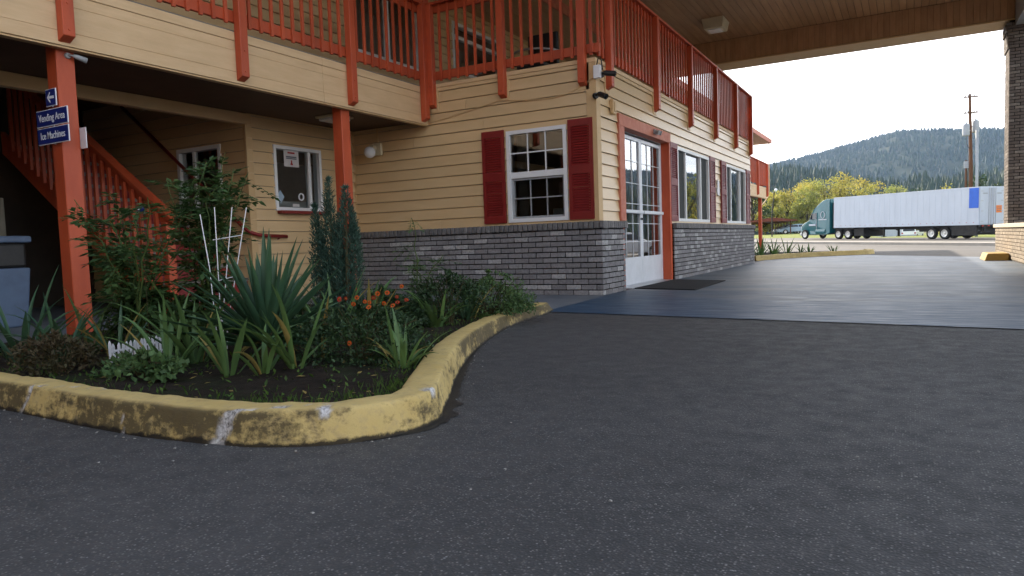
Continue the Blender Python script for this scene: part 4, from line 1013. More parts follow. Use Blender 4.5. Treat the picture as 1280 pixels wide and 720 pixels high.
def sword_plant(name, label, cat, base, n, L, w, lean, droop, m, rnd, group=None, spread=.06, facing=None, dry=0, fan=False, fold=.25):
    T = thing(name, label, cat, base, group=group)
    for i in range(n):
        az = rnd.uniform(0, 2*math.pi) if not fan else facing+(0 if rnd.random() < .5 else math.pi)+rnd.uniform(-.3, .3)
        t = (i+.5)/n
        off = Vector((math.cos(az), math.sin(az), 0))*rnd.uniform(0, spread)
        mb = MB(); le = lean[0]+(lean[1]-lean[0])*t**.8
        blade_mb(mb, Vector(base)+off, az, rnd.uniform(*L)*(1-.12*t), w*rnd.uniform(.75, 1.15), le+rnd.uniform(-.08, .08), rnd.uniform(*droop), 8, fold, rnd.uniform(-.5, .5))
        mb.build('leaf', 'irisdry' if rnd.random() < dry else m, T, smooth=True)
    return T
rn = random.Random(21)
def gp(x, y): p = on_z(x, y, .08); return Vector((p.x, p.y, soil_z(p.x, p.y)-.01))
# yucca: stiff dark swords all round, dry skirt at the foot
yb = gp(335, 448)
YU = thing('yucca', 'large spiky dark green yucca in the middle of the garden bed', 'yucca', yb)
for i in range(62):
    t = i/62; az = i*2.39996+rn.uniform(-.2, .2)
    le = .08+1.35*t**.85
    mb = MB(); blade_mb(mb, yb+Vector((math.cos(az)*.03, math.sin(az)*.03, .16-.10*t)), az, rn.uniform(.46, .65)*(1-.08*t), rn.uniform(.038, .05), le, rn.uniform(-.05, .12)+.25*t, 7, .5, 0, .02)
    mb.build('leaf', 'yucca', YU, smooth=True)
for i in range(26):
    az = rn.uniform(0, 6.28); mb = MB(); blade_mb(mb, yb+Vector((math.cos(az)*.03, math.sin(az)*.03, .10)), az, rn.uniform(.12, .22), .02, 1.7, 1.0, 5, .3); mb.build('dry_leaf', 'irisdry', YU)
mb = MB(); mb.tube([yb-Vector((0, 0, .05)), yb+Vector((0, 0, .1)), yb+Vector((.01, 0, .2))], [.05, .055, .03], 9); mb.build('trunk', 'stem', YU)
# irises
IR = [((372, 466), 9, (.34, .52), .042, 'bright iris fan in front of the yucca near the kerb', 'iris'), ((505, 462), 11, (.20, .36), .034, 'short iris clump beside the inner edge of the curved kerb', 'iris'),
      ((488, 440), 8, (.22, .36), .034, 'iris clump below the orange flowers, left of the shorter clump', 'iris'), ((245, 452), 11, (.42, .66), .045, 'tall iris clump left of the yucca behind the white picket edging', 'iris'),
      ((210, 462), 8, (.34, .52), .036, 'arching iris clump beside the small white picket edging', 'iris'), ((288, 470), 6, (.30, .46), .04, 'sparse iris fan between the yucca and the kerb', 'iris'),
      ((30, 455), 11, (.42, .66), .04, 'iris clump at the far left edge of the garden', 'yucca'), ((82, 452), 9, (.36, .58), .036, 'iris clump in front of the first orange post', 'yucca'), ((112, 440), 8, (.30, .5), .036, 'iris clump just right of the first orange post', 'iris'),
      ((420, 428), 9, (.40, .58), .04, 'upright iris clump at the foot of the juniper', 'iris'), ((462, 415), 10, (.34, .52), .045, 'iris clump right of the juniper against the brick', 'iris'), ((545, 408), 9, (.30, .46), .05, 'broad leaved iris clump behind the orange flowers', 'iris'),
      ((585, 400), 7, (.26, .42), .035, 'thin grey green iris leaves before the brick wall', 'yucca'), ((148, 448), 7, (.3, .46), .034, 'low iris clump under the wild shrub', 'yucca'), ((330, 470), 5, (.22, .34), .035, 'small iris tuft under the yucca skirt', 'iris'), ((400, 448), 6, (.28, .42), .034, 'narrow iris tuft between yucca and orange flowers', 'iris')]
for (px_, py_), n, L, w, lb, m in IR:
    sword_plant('iris_plant', lb, 'iris', gp(px_, py_), int(n*1.6), L, w*.8, (.05, .85), (.0, 1.5), m, rn, 'irises in the garden bed', .06, dry=.12)
# leaf clouds
def leaf(mb, p, d, up, L, w):
    d = d.normalized(); s = d.cross(up)
    if s.length < 1e-3: s = d.orthogonal()
    s = s.normalized(); n_ = s.cross(d)
    b = len(mb.v)
    mb.v += [tuple(p), tuple(p+d*L*.45+s*w/2+n_*w*.12), tuple(p+d*L), tuple(p+d*L*.45-s*w/2+n_*w*.12)]
    mb.f += [(b, b+1, b+2), (b, b+2, b+3)]
def rvec(rnd):
    while True:
        v = Vector((rnd.uniform(-1, 1), rnd.uniform(-1, 1), rnd.uniform(-1, 1)))
        if .05 < v.length < 1: return v.normalized()
def wild_shrub(base, label, canes, rnd, m='rose', nl=16, ls=.062):
    T = thing('wild_shrub', label, 'shrub', base, group=None)
    lf = MB()
    for (dx, dy, h) in canes:
        pts = []; k = 9
        for i in range(k+1):
            t = i/k
            pts.append(Vector(base)+Vector((dx*t**1.4+.04*rnd.uniform(-1, 1)*t, dy*t**1.4+.04*rnd.uniform(-1, 1)*t, h*(t-.12*t**3))))
        st = MB(); st.tube(pts, [.007*(1-.75*i/k)+.001 for i in range(k+1)], 5); st.build('cane', 'stemgreen', T)
        for i in range(nl):
            t = rnd.uniform(.22, 1); j = min(k-1, int(t*k)); p = pts[j].lerp(pts[j+1], t*k-j)
            d = rvec(rnd); d.z = d.z*.5+.15; d.normalize(); tw = rnd.uniform(.08, .22)
            e = p+d*tw+Vector((0, 0, -.03))
            lf.tube([p, p+d*tw*.5+Vector((0, 0, .01)), e], .0015, 3, False)
            for q in range(5):      # compound leaf: pairs of leaflets
                b0 = p.lerp(e, .25+.18*q); sd = d.cross(Vector((0, 0, 1))).normalized()
                for sgn in (-1, 1):
                    leaf(lf, b0, d*.55+sd*sgn+Vector((0, 0, rnd.uniform(-.4, .15))), Vector((0, 0, 1))+rvec(rnd)*.5, ls*rnd.uniform(.7, 1.2), ls*.5)
            leaf(lf, e, d+Vector((0, 0, -.3)), Vector((0, 0, 1))+rvec(rnd)*.4, ls*1.1, ls*.55)
    lf.build('foliage', m, T)
    return T
wb = gp(175, 440)
wild_shrub(wb, 'tall leafy wild shrub covering the stair newel left of the trellis', [(rn.uniform(-.75, .45), rn.uniform(-.2, .5), rn.uniform(.75, 1.25)) for _ in range(13)], rn, nl=17)
wb2 = gp(262, 432)
wild_shrub(wb2, 'taller bushy shrub behind the white trellis in front of alcove window', [(rn.uniform(-.35, .35), rn.uniform(-.1, .4), rn.uniform(1.05, 1.5)) for _ in range(14)], rn, nl=17)
wild_shrub(gp(523, 400), 'thin single tall weed in front of the brick wall', [(.0, .0, .98), (.03, .02, .6), (-.05, .03, .55), (.22, .06, .62)], rn, 'bushleaf', 13, .034)
def bush(name, label, base, rx, ry, h, n, ls, m, rnd, stems=14, asp=.45, low=.12, cat='bush'):
    T = thing(name, label, cat, base); base = Vector(base); st = MB(); lf = MB()
    for i in range(stems):
        a = rnd.uniform(0, 6.28); q = rnd.uniform(.2, .95)
        e = base+Vector((math.cos(a)*rx*q, math.sin(a)*ry*q, h*math.sqrt(max(.05, 1-q*q*.8))))
        st.tube([base+Vector((math.cos(a), math.sin(a), 0))*.02, base.lerp(e, .5)+Vector((0, 0, .04)), e], [.006, .004, .002], 4, False)
    st.build('stems', 'stem', T)
    cl_ = [(rnd.uniform(0, 6.28), rnd.uniform(-.2, 1.), rnd.uniform(.7, 1.12)) for _ in range(26)]
    for i in range(n):
        a, zz, rr = rnd.choice(cl_); a += rnd.gauss(0, .35); zz = max(-.3, min(1, zz+rnd.gauss(0, .25)))
        rad = math.sqrt(max(0, 1-max(0, zz)**2))*rr*rnd.uniform(.55, 1.05)
        p = base+Vector((math.cos(a)*rx*rad, math.sin(a)*ry*rad, low*h+(h*(1-low))*max(0, zz*.8+.2)*rr*.95))
        if p.z < base.z+.01: p.z = base.z+rnd.uniform(.01, .05)
        out = (p-base); out.z = abs(out.z)*.6+.05
        leaf(lf, p, out.normalized()*.7+rvec(rnd)*.8, Vector((0, 0, 1))+rvec(rnd)*.8, ls*rnd.uniform(.6, 1.25), ls*asp*rnd.uniform(.8, 1.2))
    lf.build('foliage', m, T); return T
bush('low_bush', 'round grey green bush spilling over the kerb near the brick wall', gp(612, 394), .38, .36, .36, 3800, .035, 'bushleaf', rn)
bush('low_bush', 'darker bush between the flowers and the round kerbside bush', gp(562, 404), .38, .34, .40, 2600, .04, 'mumleaf', rn)
bush('low_bush', 'small brown green sedum mound at the left front of the bed', gp(72, 468), .26, .22, .20, 1300, .035, 'brownleaf', rn)
bush('low_bush', 'leafy low groundcover plant before the white picket edging', gp(180, 474), .30, .14, .11, 800, .04, 'bushleaf', rn, asp=.7)
bush('low_bush', 'dense low green plant behind the irises at the juniper foot', gp(480, 412), .4, .3, .3, 1500, .045, 'mumleaf', rn, asp=.6)
bush('low_bush', 'dark leafy filler plant under the tall wild shrub', gp(205, 432), .5, .25, .35, 1500, .05, 'rose', rn, asp=.55)
bush('low_bush', 'dark leafy filler plant between the yucca and the juniper', gp(378, 425), .3, .25, .28, 1100, .045, 'mumleaf', rn, asp=.55)
# flowering bush with orange blooms
FB = bush('flower_bush', 'dark leafed bush with orange daisy flowers in the bed centre', gp(452, 452), .42, .32, .34, 4200, .03, 'mumleaf', rn, cat='flower bush')
fpos = [(424, 374), (432, 373), (442, 380), (456, 377), (462, 378), (472, 367), (480, 379), (496, 371), (497, 378), (491, 382), (502, 358), (508, 375), (467, 372), (437, 429), (446, 372), (484, 366), (461, 384)]
def flower(mb_p, mb_c, c, n_, r_):
    n_ = n_.normalized(); a = n_.orthogonal().normalized(); b = n_.cross(a)
    for i in range(13):
        t = 2*math.pi*i/13; d = a*math.cos(t)+b*math.sin(t); s = n_.cross(d)
        k = len(mb_p.v); mb_p.v += [tuple(c), tuple(c+d*r_*.7+s*r_*.2+n_*r_*.15), tuple(c+d*r_+n_*r_*.05), tuple(c+d*r_*.7-s*r_*.2+n_*r_*.15)]; mb_p.f.append((k, k+1, k+2, k+3))
    mb_c.tube([c-n_*.002, c+n_*.004, c+n_*.008], [r_*.34, r_*.36, r_*.2], 9)
fb0 = gp(452, 452); dref = (fb0-CP).length
for i, (x, y) in enumerate(fpos):
    d = ray(x, y); k = ((fb0-CP).dot(f)-.22+.12*rn.random()) if y < 400 else (fb0-CP).dot(f)-.34
    c = CP+d*k
    mp, mc = MB(), MB(); flower(mp, mc, c, Vector((-d.x, -d.y, .25))+rvec(rn)*.6, rn.uniform(.011, .016))
    fl_ = mp.build('flower', 'petal' if rn.random() < .68 else 'petal2', FB); mc.build('disc', 'disc', fl_)
# juniper: upright spires of fine sprays
jb = gp(418, 418)
JU = thing('juniper', 'blue green upright juniper with several spires before second post', 'juniper', jb)
jl = MB(); js = MB()
for (px_, top, wid, n) in ((393, 256, .06, 2200), (411, 222, .092, 4600), (432, 233, .10, 5000), (442, 268, .075, 2200), (423, 268, .10, 2200), (402, 290, .085, 1800)):
    k = (jb-CP).dot(f)+rn.uniform(-.08, .12); tip = CP+ray(px_, top)*k; b0 = jb.lerp(Vector((tip.x, tip.y, jb.z)), .75)
    ax = tip-b0; H_ = ax.length
    js.tube([b0, tip-ax*.05], [.018, .003], 6, False)
    lob = [(rn.uniform(0, 6.28), rn.uniform(.1, .9), rn.uniform(.5, 1.15)) for _ in range(22)]
    for i in range(n):
        a, t, rr = rn.choice(lob); a += rn.gauss(0, .5); t = min(.985, max(.03, t+rn.gauss(0, .12)))
        rad = wid*(min(1, (1-t)*2.3)**.75)*(.75+.25*min(1, t*4))*rn.uniform(.35, 1.0)*(.75+.35*rr)
        p = b0+ax*t+Vector((math.cos(a)*rad, math.sin(a)*rad, 0))
        leaf(jl, p, Vector((math.cos(a)*.5, math.sin(a)*.5, 1))+rvec(rn)*.75, rvec(rn), rn.uniform(.018, .046), rn.uniform(.005, .009))
js.build('stems', 'stem', JU); jl.build('foliage', 'juniper', JU)
# trellis: white fan ladder
TR = thing('garden_trellis', 'white fan shaped wire trellis left of the yucca', 'trellis', gp(284, 440))
k = (gp(284, 440)-CP).dot(f)
for a, b in (((250, 268), (262, 335)), ((268, 259), (275, 380)), ((290, 259), (278, 402)), ((308, 259), (284, 410))):
    mb = MB(); mb.tube([CP+ray(*a)*k, CP+ray(*b)*k, CP+ray(b[0]*.5+142, 436)*k], .0029, 6); mb.build('upright', 'signwhite', TR)
for a, b in (((266, 300), (302, 294)), ((268, 352), (296, 345))):
    mb = MB(); mb.tube([CP+ray(*a)*(k-.006), CP+ray(*b)*(k-.006)], .0028, 6); mb.build('crossbar', 'signwhite', TR)
# little picket edging
PKa, PKb = gp(139, 456), gp(208, 440); PKa.z = PKb.z = min(PKa.z, PKb.z)
PK = thing('picket_edging', 'miniature white picket fence edging among the garden plants', 'fence', PKa)
dd = (PKb-PKa); dn = dd.normalized(); pk_n = int(dd.length/.032)
pk = MB(); pk.prism([(-.009, 0), (.009, 0), (.009, .115), (0, .13), (-.009, .115)], 'y', -.003, .003); pkm = pk.mesh('picket'); pkm.materials.append(MT['signwhite'])
rz = math.atan2(dn.y, dn.x)
for i in range(pk_n+1): inst('picket', pkm, PK, tuple(PKa+dn*(.032*i)), (rn.uniform(-.05, .05), rn.uniform(-.04, .04), rz), (1, 1, 1.15 if i == 0 else 1))
for h_ in (.03, .085):
    mb = MB(); mb.bar(PKa+Vector((0, 0, h_))-Vector((-dn.y, dn.x, 0))*-.006, PKb+Vector((0, 0, h_))-Vector((-dn.y, dn.x, 0))*-.006, .005, .012); mb.build('rail', 'signwhite', PK)
GO = thing('garden_ornament', 'small blue and white glass ornament on a stick in the shrub', 'ornament', gp(178, 440)); op = CP+ray(176, 261)*((gp(178, 440)-CP).dot(f)-.2)
mb = MB(); mb.lathe([(.002, -.022), (.016, -.014), (.022, 0), (.016, .014), (.002, .022)], op, 10); mb.build('ball', 'signblue', GO, smooth=True)
mb = MB(); mb.cyl(op+Vector((.012, -.02, 0)), op+Vector((.014, -.024, .001)), .009, n=8); mb.build('spot', 'signwhite', GO)
mb = MB(); mb.tube([op, (op.x, op.y, .07)], .0016, 5); mb.build('stick', 'stem', GO)
# moss, weeds and litter
ms = MB()
for i in range(5200):
    k = rn.randrange(len(kinner)); p = kinner[k]
    if p.x < -4.5: continue
    inw = (Vector((-4.2, 3.6, 0))-p).normalized(); q = p+inw*abs(rn.gauss(0, .13)); q.z = soil_z(q.x, q.y)-.004
    if vn(q.x, q.y, 9, 2.2) < -.02 and rn.random() < .85: continue
    h_ = rn.uniform(.012, .05); a = rn.uniform(0, 6.28); d = Vector((math.cos(a)*.4, math.sin(a)*.4, 1))
    leaf(ms, q, d, Vector((-d.y, d.x, .1)), h_, .005)
for i in range(3800):
    x, y = rn.uniform(-5.8, -1.8), rn.uniform(1.9, 6.1)
    if not inside(x, y, bed_poly): continue
    leaf(ms, Vector((x, y, soil_z(x, y)-.003)), Vector((rn.gauss(0, .8), rn.gauss(0, .8), .7)), Vector((0, 0, 1))+rvec(rn)*.5, rn.uniform(.012, .045), .014)
stuff(ms.build('moss_and_weeds', 'moss')); bpy.data.objects['moss_and_weeds']['label'] = 'moss and small weeds on the soil inside the kerb'; bpy.data.objects['moss_and_weeds']['category'] = 'weeds'
lt = MB()
for i in range(700):
    x, y = rn.uniform(-5.8, -1.8), rn.uniform(1.9, 6.1)
    if not inside(x, y, bed_poly): continue
    leaf(lt, Vector((x, y, soil_z(x, y)+.004)), Vector((rn.gauss(0, 1), rn.gauss(0, 1), .1)), Vector((0, 0, 1))+rvec(rn)*.3, rn.uniform(.015, .05), rn.uniform(.008, .02))
stuff(tag(lt.build('leaf_litter', 'irisdry'), 'dry leaf litter scattered on the dark soil', 'leaf litter'))
# pale grit on the asphalt along the kerb foot
gr = MB()
for i in range(130):
    k = rn.randrange(len(kpath)); p = kpath[k]
    if p.x < -4.5: continue
    d = (kpath[min(k+1, len(kpath)-1)]-kpath[max(k-1, 0)]).normalized(); q = p-Vector((-d.y, d.x, 0))*abs(rn.gauss(.01, .05))
    s_ = rn.uniform(.0015, .0038); gr.hexa([(q.x+sx*s_*rn.uniform(.6, 1.4), q.y+sy*s_*rn.uniform(.6, 1.4), z) for z in (0, s_*.8) for sx, sy in ((-1, -1), (1, -1), (1, 1), (-1, 1))])
for i in range(160):
    q = Vector((rn.uniform(-2.5, 3), rn.uniform(1.3, 5.6), 0)); 
    if q.x < -1.4 and q.y > 1.5: continue
    s_ = rn.uniform(.0012, .0035); gr.hexa([(q.x+sx*s_*rn.uniform(.6, 1.4), q.y+sy*s_*rn.uniform(.6, 1.4), z) for z in (0, s_*.8) for sx, sy in ((-1, -1), (1, -1), (1, 1), (-1, 1))])
stuff(tag(gr.build('grit', 'pebble'), 'pale grit scattered on the asphalt', 'grit'))

# ---------------------------------------------------------------- planted island beyond the lobby
IK = [(-3.55, 19.7), (-3.2, 20.6), (-2.9, 21.4), (-2.3, 22.3), (-1.7, 22.9), (-1.15, 23.4), (-.9, 24.2), (-1.1, 25.0)]
ko, ip, ii, iL = make_kerb('island_kerb', IK, lambda s, T: .14, .2, .05, [], 'low yellow kerb around the planted island beyond the lobby', 'kerb', 1, grime=.3)
isl = MB(); ipts = [(p.x, p.y, .10) for p in ii[::4]]+[(-6.0, 25.0, .10), (-6.0, 19.0, .10), (-3.6, 19.0, .10)]
isl.add(ipts, [tuple(range(len(ipts)))]); struct(isl.build('island_soil', 'soil'))
for i, (x, y) in enumerate(((-3.75, 19.9), (-3.6, 20.5), (-3.9, 20.3), (-3.35, 21.2), (-3.7, 21.3), (-3.1, 22.0), (-3.5, 22.4), (-2.6, 22.9), (-2.9, 23.4), (-2.0, 23.6))):
    sword_plant('iris_plant', ['first', 'second', 'third', 'fourth', 'fifth', 'sixth', 'seventh', 'eighth', 'ninth', 'last'][i]+' iris clump from the lobby along the far yellow island kerb', 'iris', (x, y, .09), 9, (.35, .6) if i < 6 else (.2, .35), .045, (.1, .8), (.1, .8), 'iris', rn, 'irises in the far island', .08)

# ---------------------------------------------------------------- vehicles
def wheel(root, x, y, r_, w, side, dual=False, name='wheel'):
    s = side
    mb = MB(); n = 22
    prof = [(.62, 0), (.9, 0), (1, .08), (1, .42), (.9, .5), (.62, .5)]
    b = 0
    for (q, t) in prof:
        for j in range(n):
            a = 2*math.pi*j/n; mb.v.append((x+r_*q*math.cos(a), y-s*w*t*2, r_+r_*q*math.sin(a)))
    for i in range(len(prof)-1):
        for j in range(n): mb.f.append((i*n+j, i*n+(j+1) % n, (i+1)*n+(j+1) % n, (i+1)*n+j))
    wo_ = mb.build(name, 'tyre', root)
    rm = MB(); rm_prof = [(.62, .02), (.5, .05), (.46, .14), (.22, .16), (.2, .06), (.02, .04)]
    for (q, t) in rm_prof:
        for j in range(n):
            a = 2*math.pi*j/n; rm.v.append((x+r_*q*math.cos(a), y-s*w*t*2, r_+r_*q*math.sin(a)))
    for i in range(len(rm_prof)-1):
        for j in range(n): rm.f.append((i*n+j, i*n+(j+1) % n, (i+1)*n+(j+1) % n, (i+1)*n+j))
    rm.build('rim', 'rim', wo_)
    return wo_
A2 = Vector((4.761, 66.19)); th = math.atan2(RD.y, RD.x); slope = -math.atan(.0155)
TK = thing('semi_truck', 'white box trailer with teal sleeper cab parked along the road', 'truck', (A2.x+.90, A2.y+.934, -.252), (0, slope, th), local=True)
# trailer (x forward, y left)
mb = MB(); mb.box(0, 15.7, -1.3, 1.3, 1.12, 4.1); mb.v = mb.v; TRo = mb.build('trailer', 'trailer', TK, .03, 2)
for i in range(26):
    mb = MB(); mb.box(.35+i*.6, .37+i*.6, 1.3, 1.307, 1.3, 3.98); mb.build('rivet_seam', 'trailer', TRo)
mb = MB(); mb.box(.02, 15.68, 1.3, 1.315, 1.12, 1.28); mb.build('side_rail', 'trailer', TRo); mb = MB(); mb.box(.02, 15.68, 1.3, 1.315, 4.0, 4.09); mb.build('top_rail', 'trailer', TRo)
for i in range(25): 
    mb = MB(); mb.box(.4+i*.62, .48+i*.62, 1.316, 1.322, 1.3, 1.34); mb.build('marker', 'lamp', TRo)
mb = MB(); mb.box(.02, .85, 1.316, 1.325, 2.45, 4.02); mb.build('blue_panel', 'tarp', TRo)
for s in (-1, 1):
    mb = MB(); mb.box(-.035, -.001, .02 if s > 0 else -1.24, 1.24 if s > 0 else -.02, 1.2, 4.0); dr = mb.build('rear_door', 'trailer', TRo, .008)
    for y in (.14, .34): 
        m2 = MB(); m2.cyl((-.06, s*y, 1.15), (-.06, s*y, 4.0), .018, n=8); m2.build('lock_rod', 'steel', dr)
    for z in (1.4, 2.2, 3.0, 3.75):
        m2 = MB(); m2.box(-.05, -.036, s*1.02-.12, s*1.02+.12, z-.03, z+.03); m2.build('hinge', 'steel', dr)
    m2 = MB(); m2.box(-.04, -.036, s*.72-.24, s*.72+.24, 3.52, 3.62); m2.build('vent', 'greyp', dr)
    if s < 0:
        m2 = MB(); m2.box(-.046, -.037, -.98, -.42, 2.05, 2.62); pl = m2.build('placard', 'placard', dr)
        for z in (2.2, 2.34, 2.48): m3 = MB(); m3.box(-.049, -.0465, -.92, -.48, z-.02, z+.02); m3.build('print', 'inkgrey', pl)
for y in (-.9, -.3, .3, .9):
    mb = MB(); mb.box(-.04, -.002, y-.1, y+.1, 1.0, 1.09); mb.build('tail_lamp', 'lamp', TRo)
mb = MB(); mb.box(-.02, .1, -1.25, 1.25, .98, 1.12); mb.box(.02, .12, -1.1, 1.1, .5, .6); mb.box(.04, .1, -.7, -.62, .6, 1.0); mb.box(.04, .1, .62, .7, .6, 1.0); mb.build('rear_guard', 'under', TRo)
mb = MB(); mb.box(.9, 6.2, -.6, .6, .62, 1.12); mb.box(.1, 15.6, -.55, -.4, .85, 1.12); mb.box(.1, 15.6, .4, .55, .85, 1.12); mb.box(.25, 2.5, -1.2, -1.15, .3, 1.1); mb.box(.25, 2.5, 1.15, 1.2, .3, 1.1); mb.box(2.4, 2.5, -1.15, 1.15, .2, 1.1); mb.box(.25, .35, -1.15, 1.15, .35, 1.1); mb.build('underframe', 'under', TRo)
lg = MB()
for y in (-.85, .85): lg.box(9.75, 9.9, y-.07, y+.07, .25, 1.12); lg.box(9.65, 10.0, y-.14, y+.14, .2, .25); lg.bar((9.82, y, .7), (10.7, y, 1.1), .06, .06)
lg.build('landing_gear', 'under', TRo)
for x in (3.09, 4.36):
    for s in (-1, 1): wheel(TRo, x, s*1.3, .5, .29, s)
# tractor
prof = [(16.35, .62), (16.35, 4.02), (16.9, 4.04), (17.5, 3.9), (18.2, 3.45), (18.75, 2.98), (18.95, 2.72), (19.55, 1.92), (20.5, 1.62), (20.85, 1.35), (20.92, .95), (20.92, .55), (20.72, .45), (19.5, .45), (16.9, .45)]
def body(mb, prof, wf):
    n = len(prof); b = len(mb.v)
    for s in (-1, 1):
        for (x, z) in prof: mb.v.append((x, s*wf(x, z), z))
    mb.f.append(tuple(b+i for i in range(n))); mb.f.append(tuple(b+n+i for i in reversed(range(n))))
    for i in range(n): mb.f.append((b+i, b+n+i, b+n+(i+1) % n, b+(i+1) % n))
def wfun(x, z):
    w_ = 1.24
    if x > 18.9: w_ = 1.22-.28*min(1, (x-18.9)/2.0)
    if z > 2.9: w_ -= .16*(z-2.9)/1.1
    return w_
mb = MB(); body(mb, prof, wfun); CBo = mb.build('cab', 'teal', TK, .05, 2, smooth=False)
for s in (-1, 1):
    mb = MB(); mb.add([(18.28, s*1.252, 2.05), (19.3, s*1.235, 2.05), (18.95, s*1.225, 2.62), (18.28, s*1.245, 2.66)], [(0, 1, 2, 3)]); mb.v += [(x, y-s*.02, z) for x, y, z in mb.v]; mb.f += [(7, 6, 5, 4), (0, 4, 5, 1), (1, 5, 6, 2), (2, 6, 7, 3), (3, 7, 4, 0)]
    mb.build('side_window', 'carglass', CBo)
    mb = MB(); mb.box(18.2, 18.23, s*1.235-.02, s*1.235+.025, .75, 2.72); mb.build('door_seam', 'greyp', CBo)
    mb = MB(); mb.box(18.35, 19.3, s*1.245-.02, s*1.245+.02, 1.38, 1.56); mb.build('door_stripe', 'trailer', CBo)
    mb = MB(); mb.tube([(17.3+.28*math.cos(a*math.pi/8), s*1.255, 2.45+.34*math.sin(a*math.pi/8)) for a in range(17)], .03, 5); mb.build('emblem', 'trailer', CBo)
    mb = MB(); mb.box(16.75, 17.9, s*1.25-.01, s*1.25+.012, 1.95, 2.03); mb.build('emblem_bar', 'trailer', CBo)
    mb = MB(); mb.tube([(19.2, s*1.2, 2.1), (19.3, s*1.42, 2.1), (19.3, s*1.42, 2.55), (19.15, s*1.2, 2.55)], .02, 5); mr = mb.build('mirror', 'under', CBo); m2 = MB(); m2.box(19.26, 19.36, s*1.48-.1, s*1.48+.1, 1.98, 2.6); m2.build('mirror_head', 'under', mr, .02)
    mb = MB(); mb.cyl((16.95, s*1.02, .78), (18.3, s*1.02, .78), .32, n=16); mb.build('fuel_tank', 'teal', CBo)
    mb = MB(); mb.box(20.72, 20.95, s*.78-.14, s*.78+.14, .95, 1.2); mb.build('headlight', 'globe', CBo, .03)
    mb = MB(); mb.box(16.36, 16.9, s*1.21-.02, s*1.21+.02, .65, 4.0); mb.build('side_fairing', 'teal', CBo)
mb = MB(); mb.hexa([(18.98, -1.05, 2.70), (18.98, 1.05, 2.70), (18.96, 1.05, 2.66), (18.96, -1.05, 2.66), (18.82, -1.02, 2.92), (18.82, 1.02, 2.92), (18.8, 1.02, 2.9), (18.8, -1.02, 2.9)]); mb.build('sun_visor', 'teal', CBo)
mb = MB(); mb.add([(19.54, -1.02, 1.96), (19.54, 1.02, 1.96), (18.99, 1.0, 2.70), (18.99, -1.0, 2.70), (19.5, -1.02, 1.94), (19.5, 1.02, 1.94), (18.95, 1.0, 2.68), (18.95, -1.0, 2.68)], [(0, 1, 2, 3), (7, 6, 5, 4), (0, 4, 5, 1), (2, 6, 7, 3)]); mb.build('windshield', 'carglass', CBo)
mb = MB(); mb.box(20.86, 20.96, -.5, .5, .75, 1.45); mb.build('grille', 'steel', CBo, .02); mb = MB(); mb.box(20.75, 21.02, -1.0, 1.0, .38, .66); mb.build('bumper', 'trailer', CBo, .05)
mb = MB(); mb.box(12.6, 16.4, -.45, .45, .6, 1.05); mb.box(13.2, 15.6, -1.15, 1.15, .95, 1.06); mb.box(15.75, 16.3, -.9, .9, 1.06, 3.6); mb.box(11.9, 12.0, -1.2, 1.2, .25, 1.1); mb.box(12.0, 13.2, -1.1, 1.1, .3, 1.0); mb.box(14.5, 14.6, -1.0, 1.0, .3, 1.0); mb.build('chassis', 'under', TK)
for x in (13.91, 15.18):
    for s in (-1, 1): wheel(TK, x, s*1.22, .5, .29, s)
for s in (-1, 1): wheel(TK, 20.05, s*1.2, .5, .16, s)

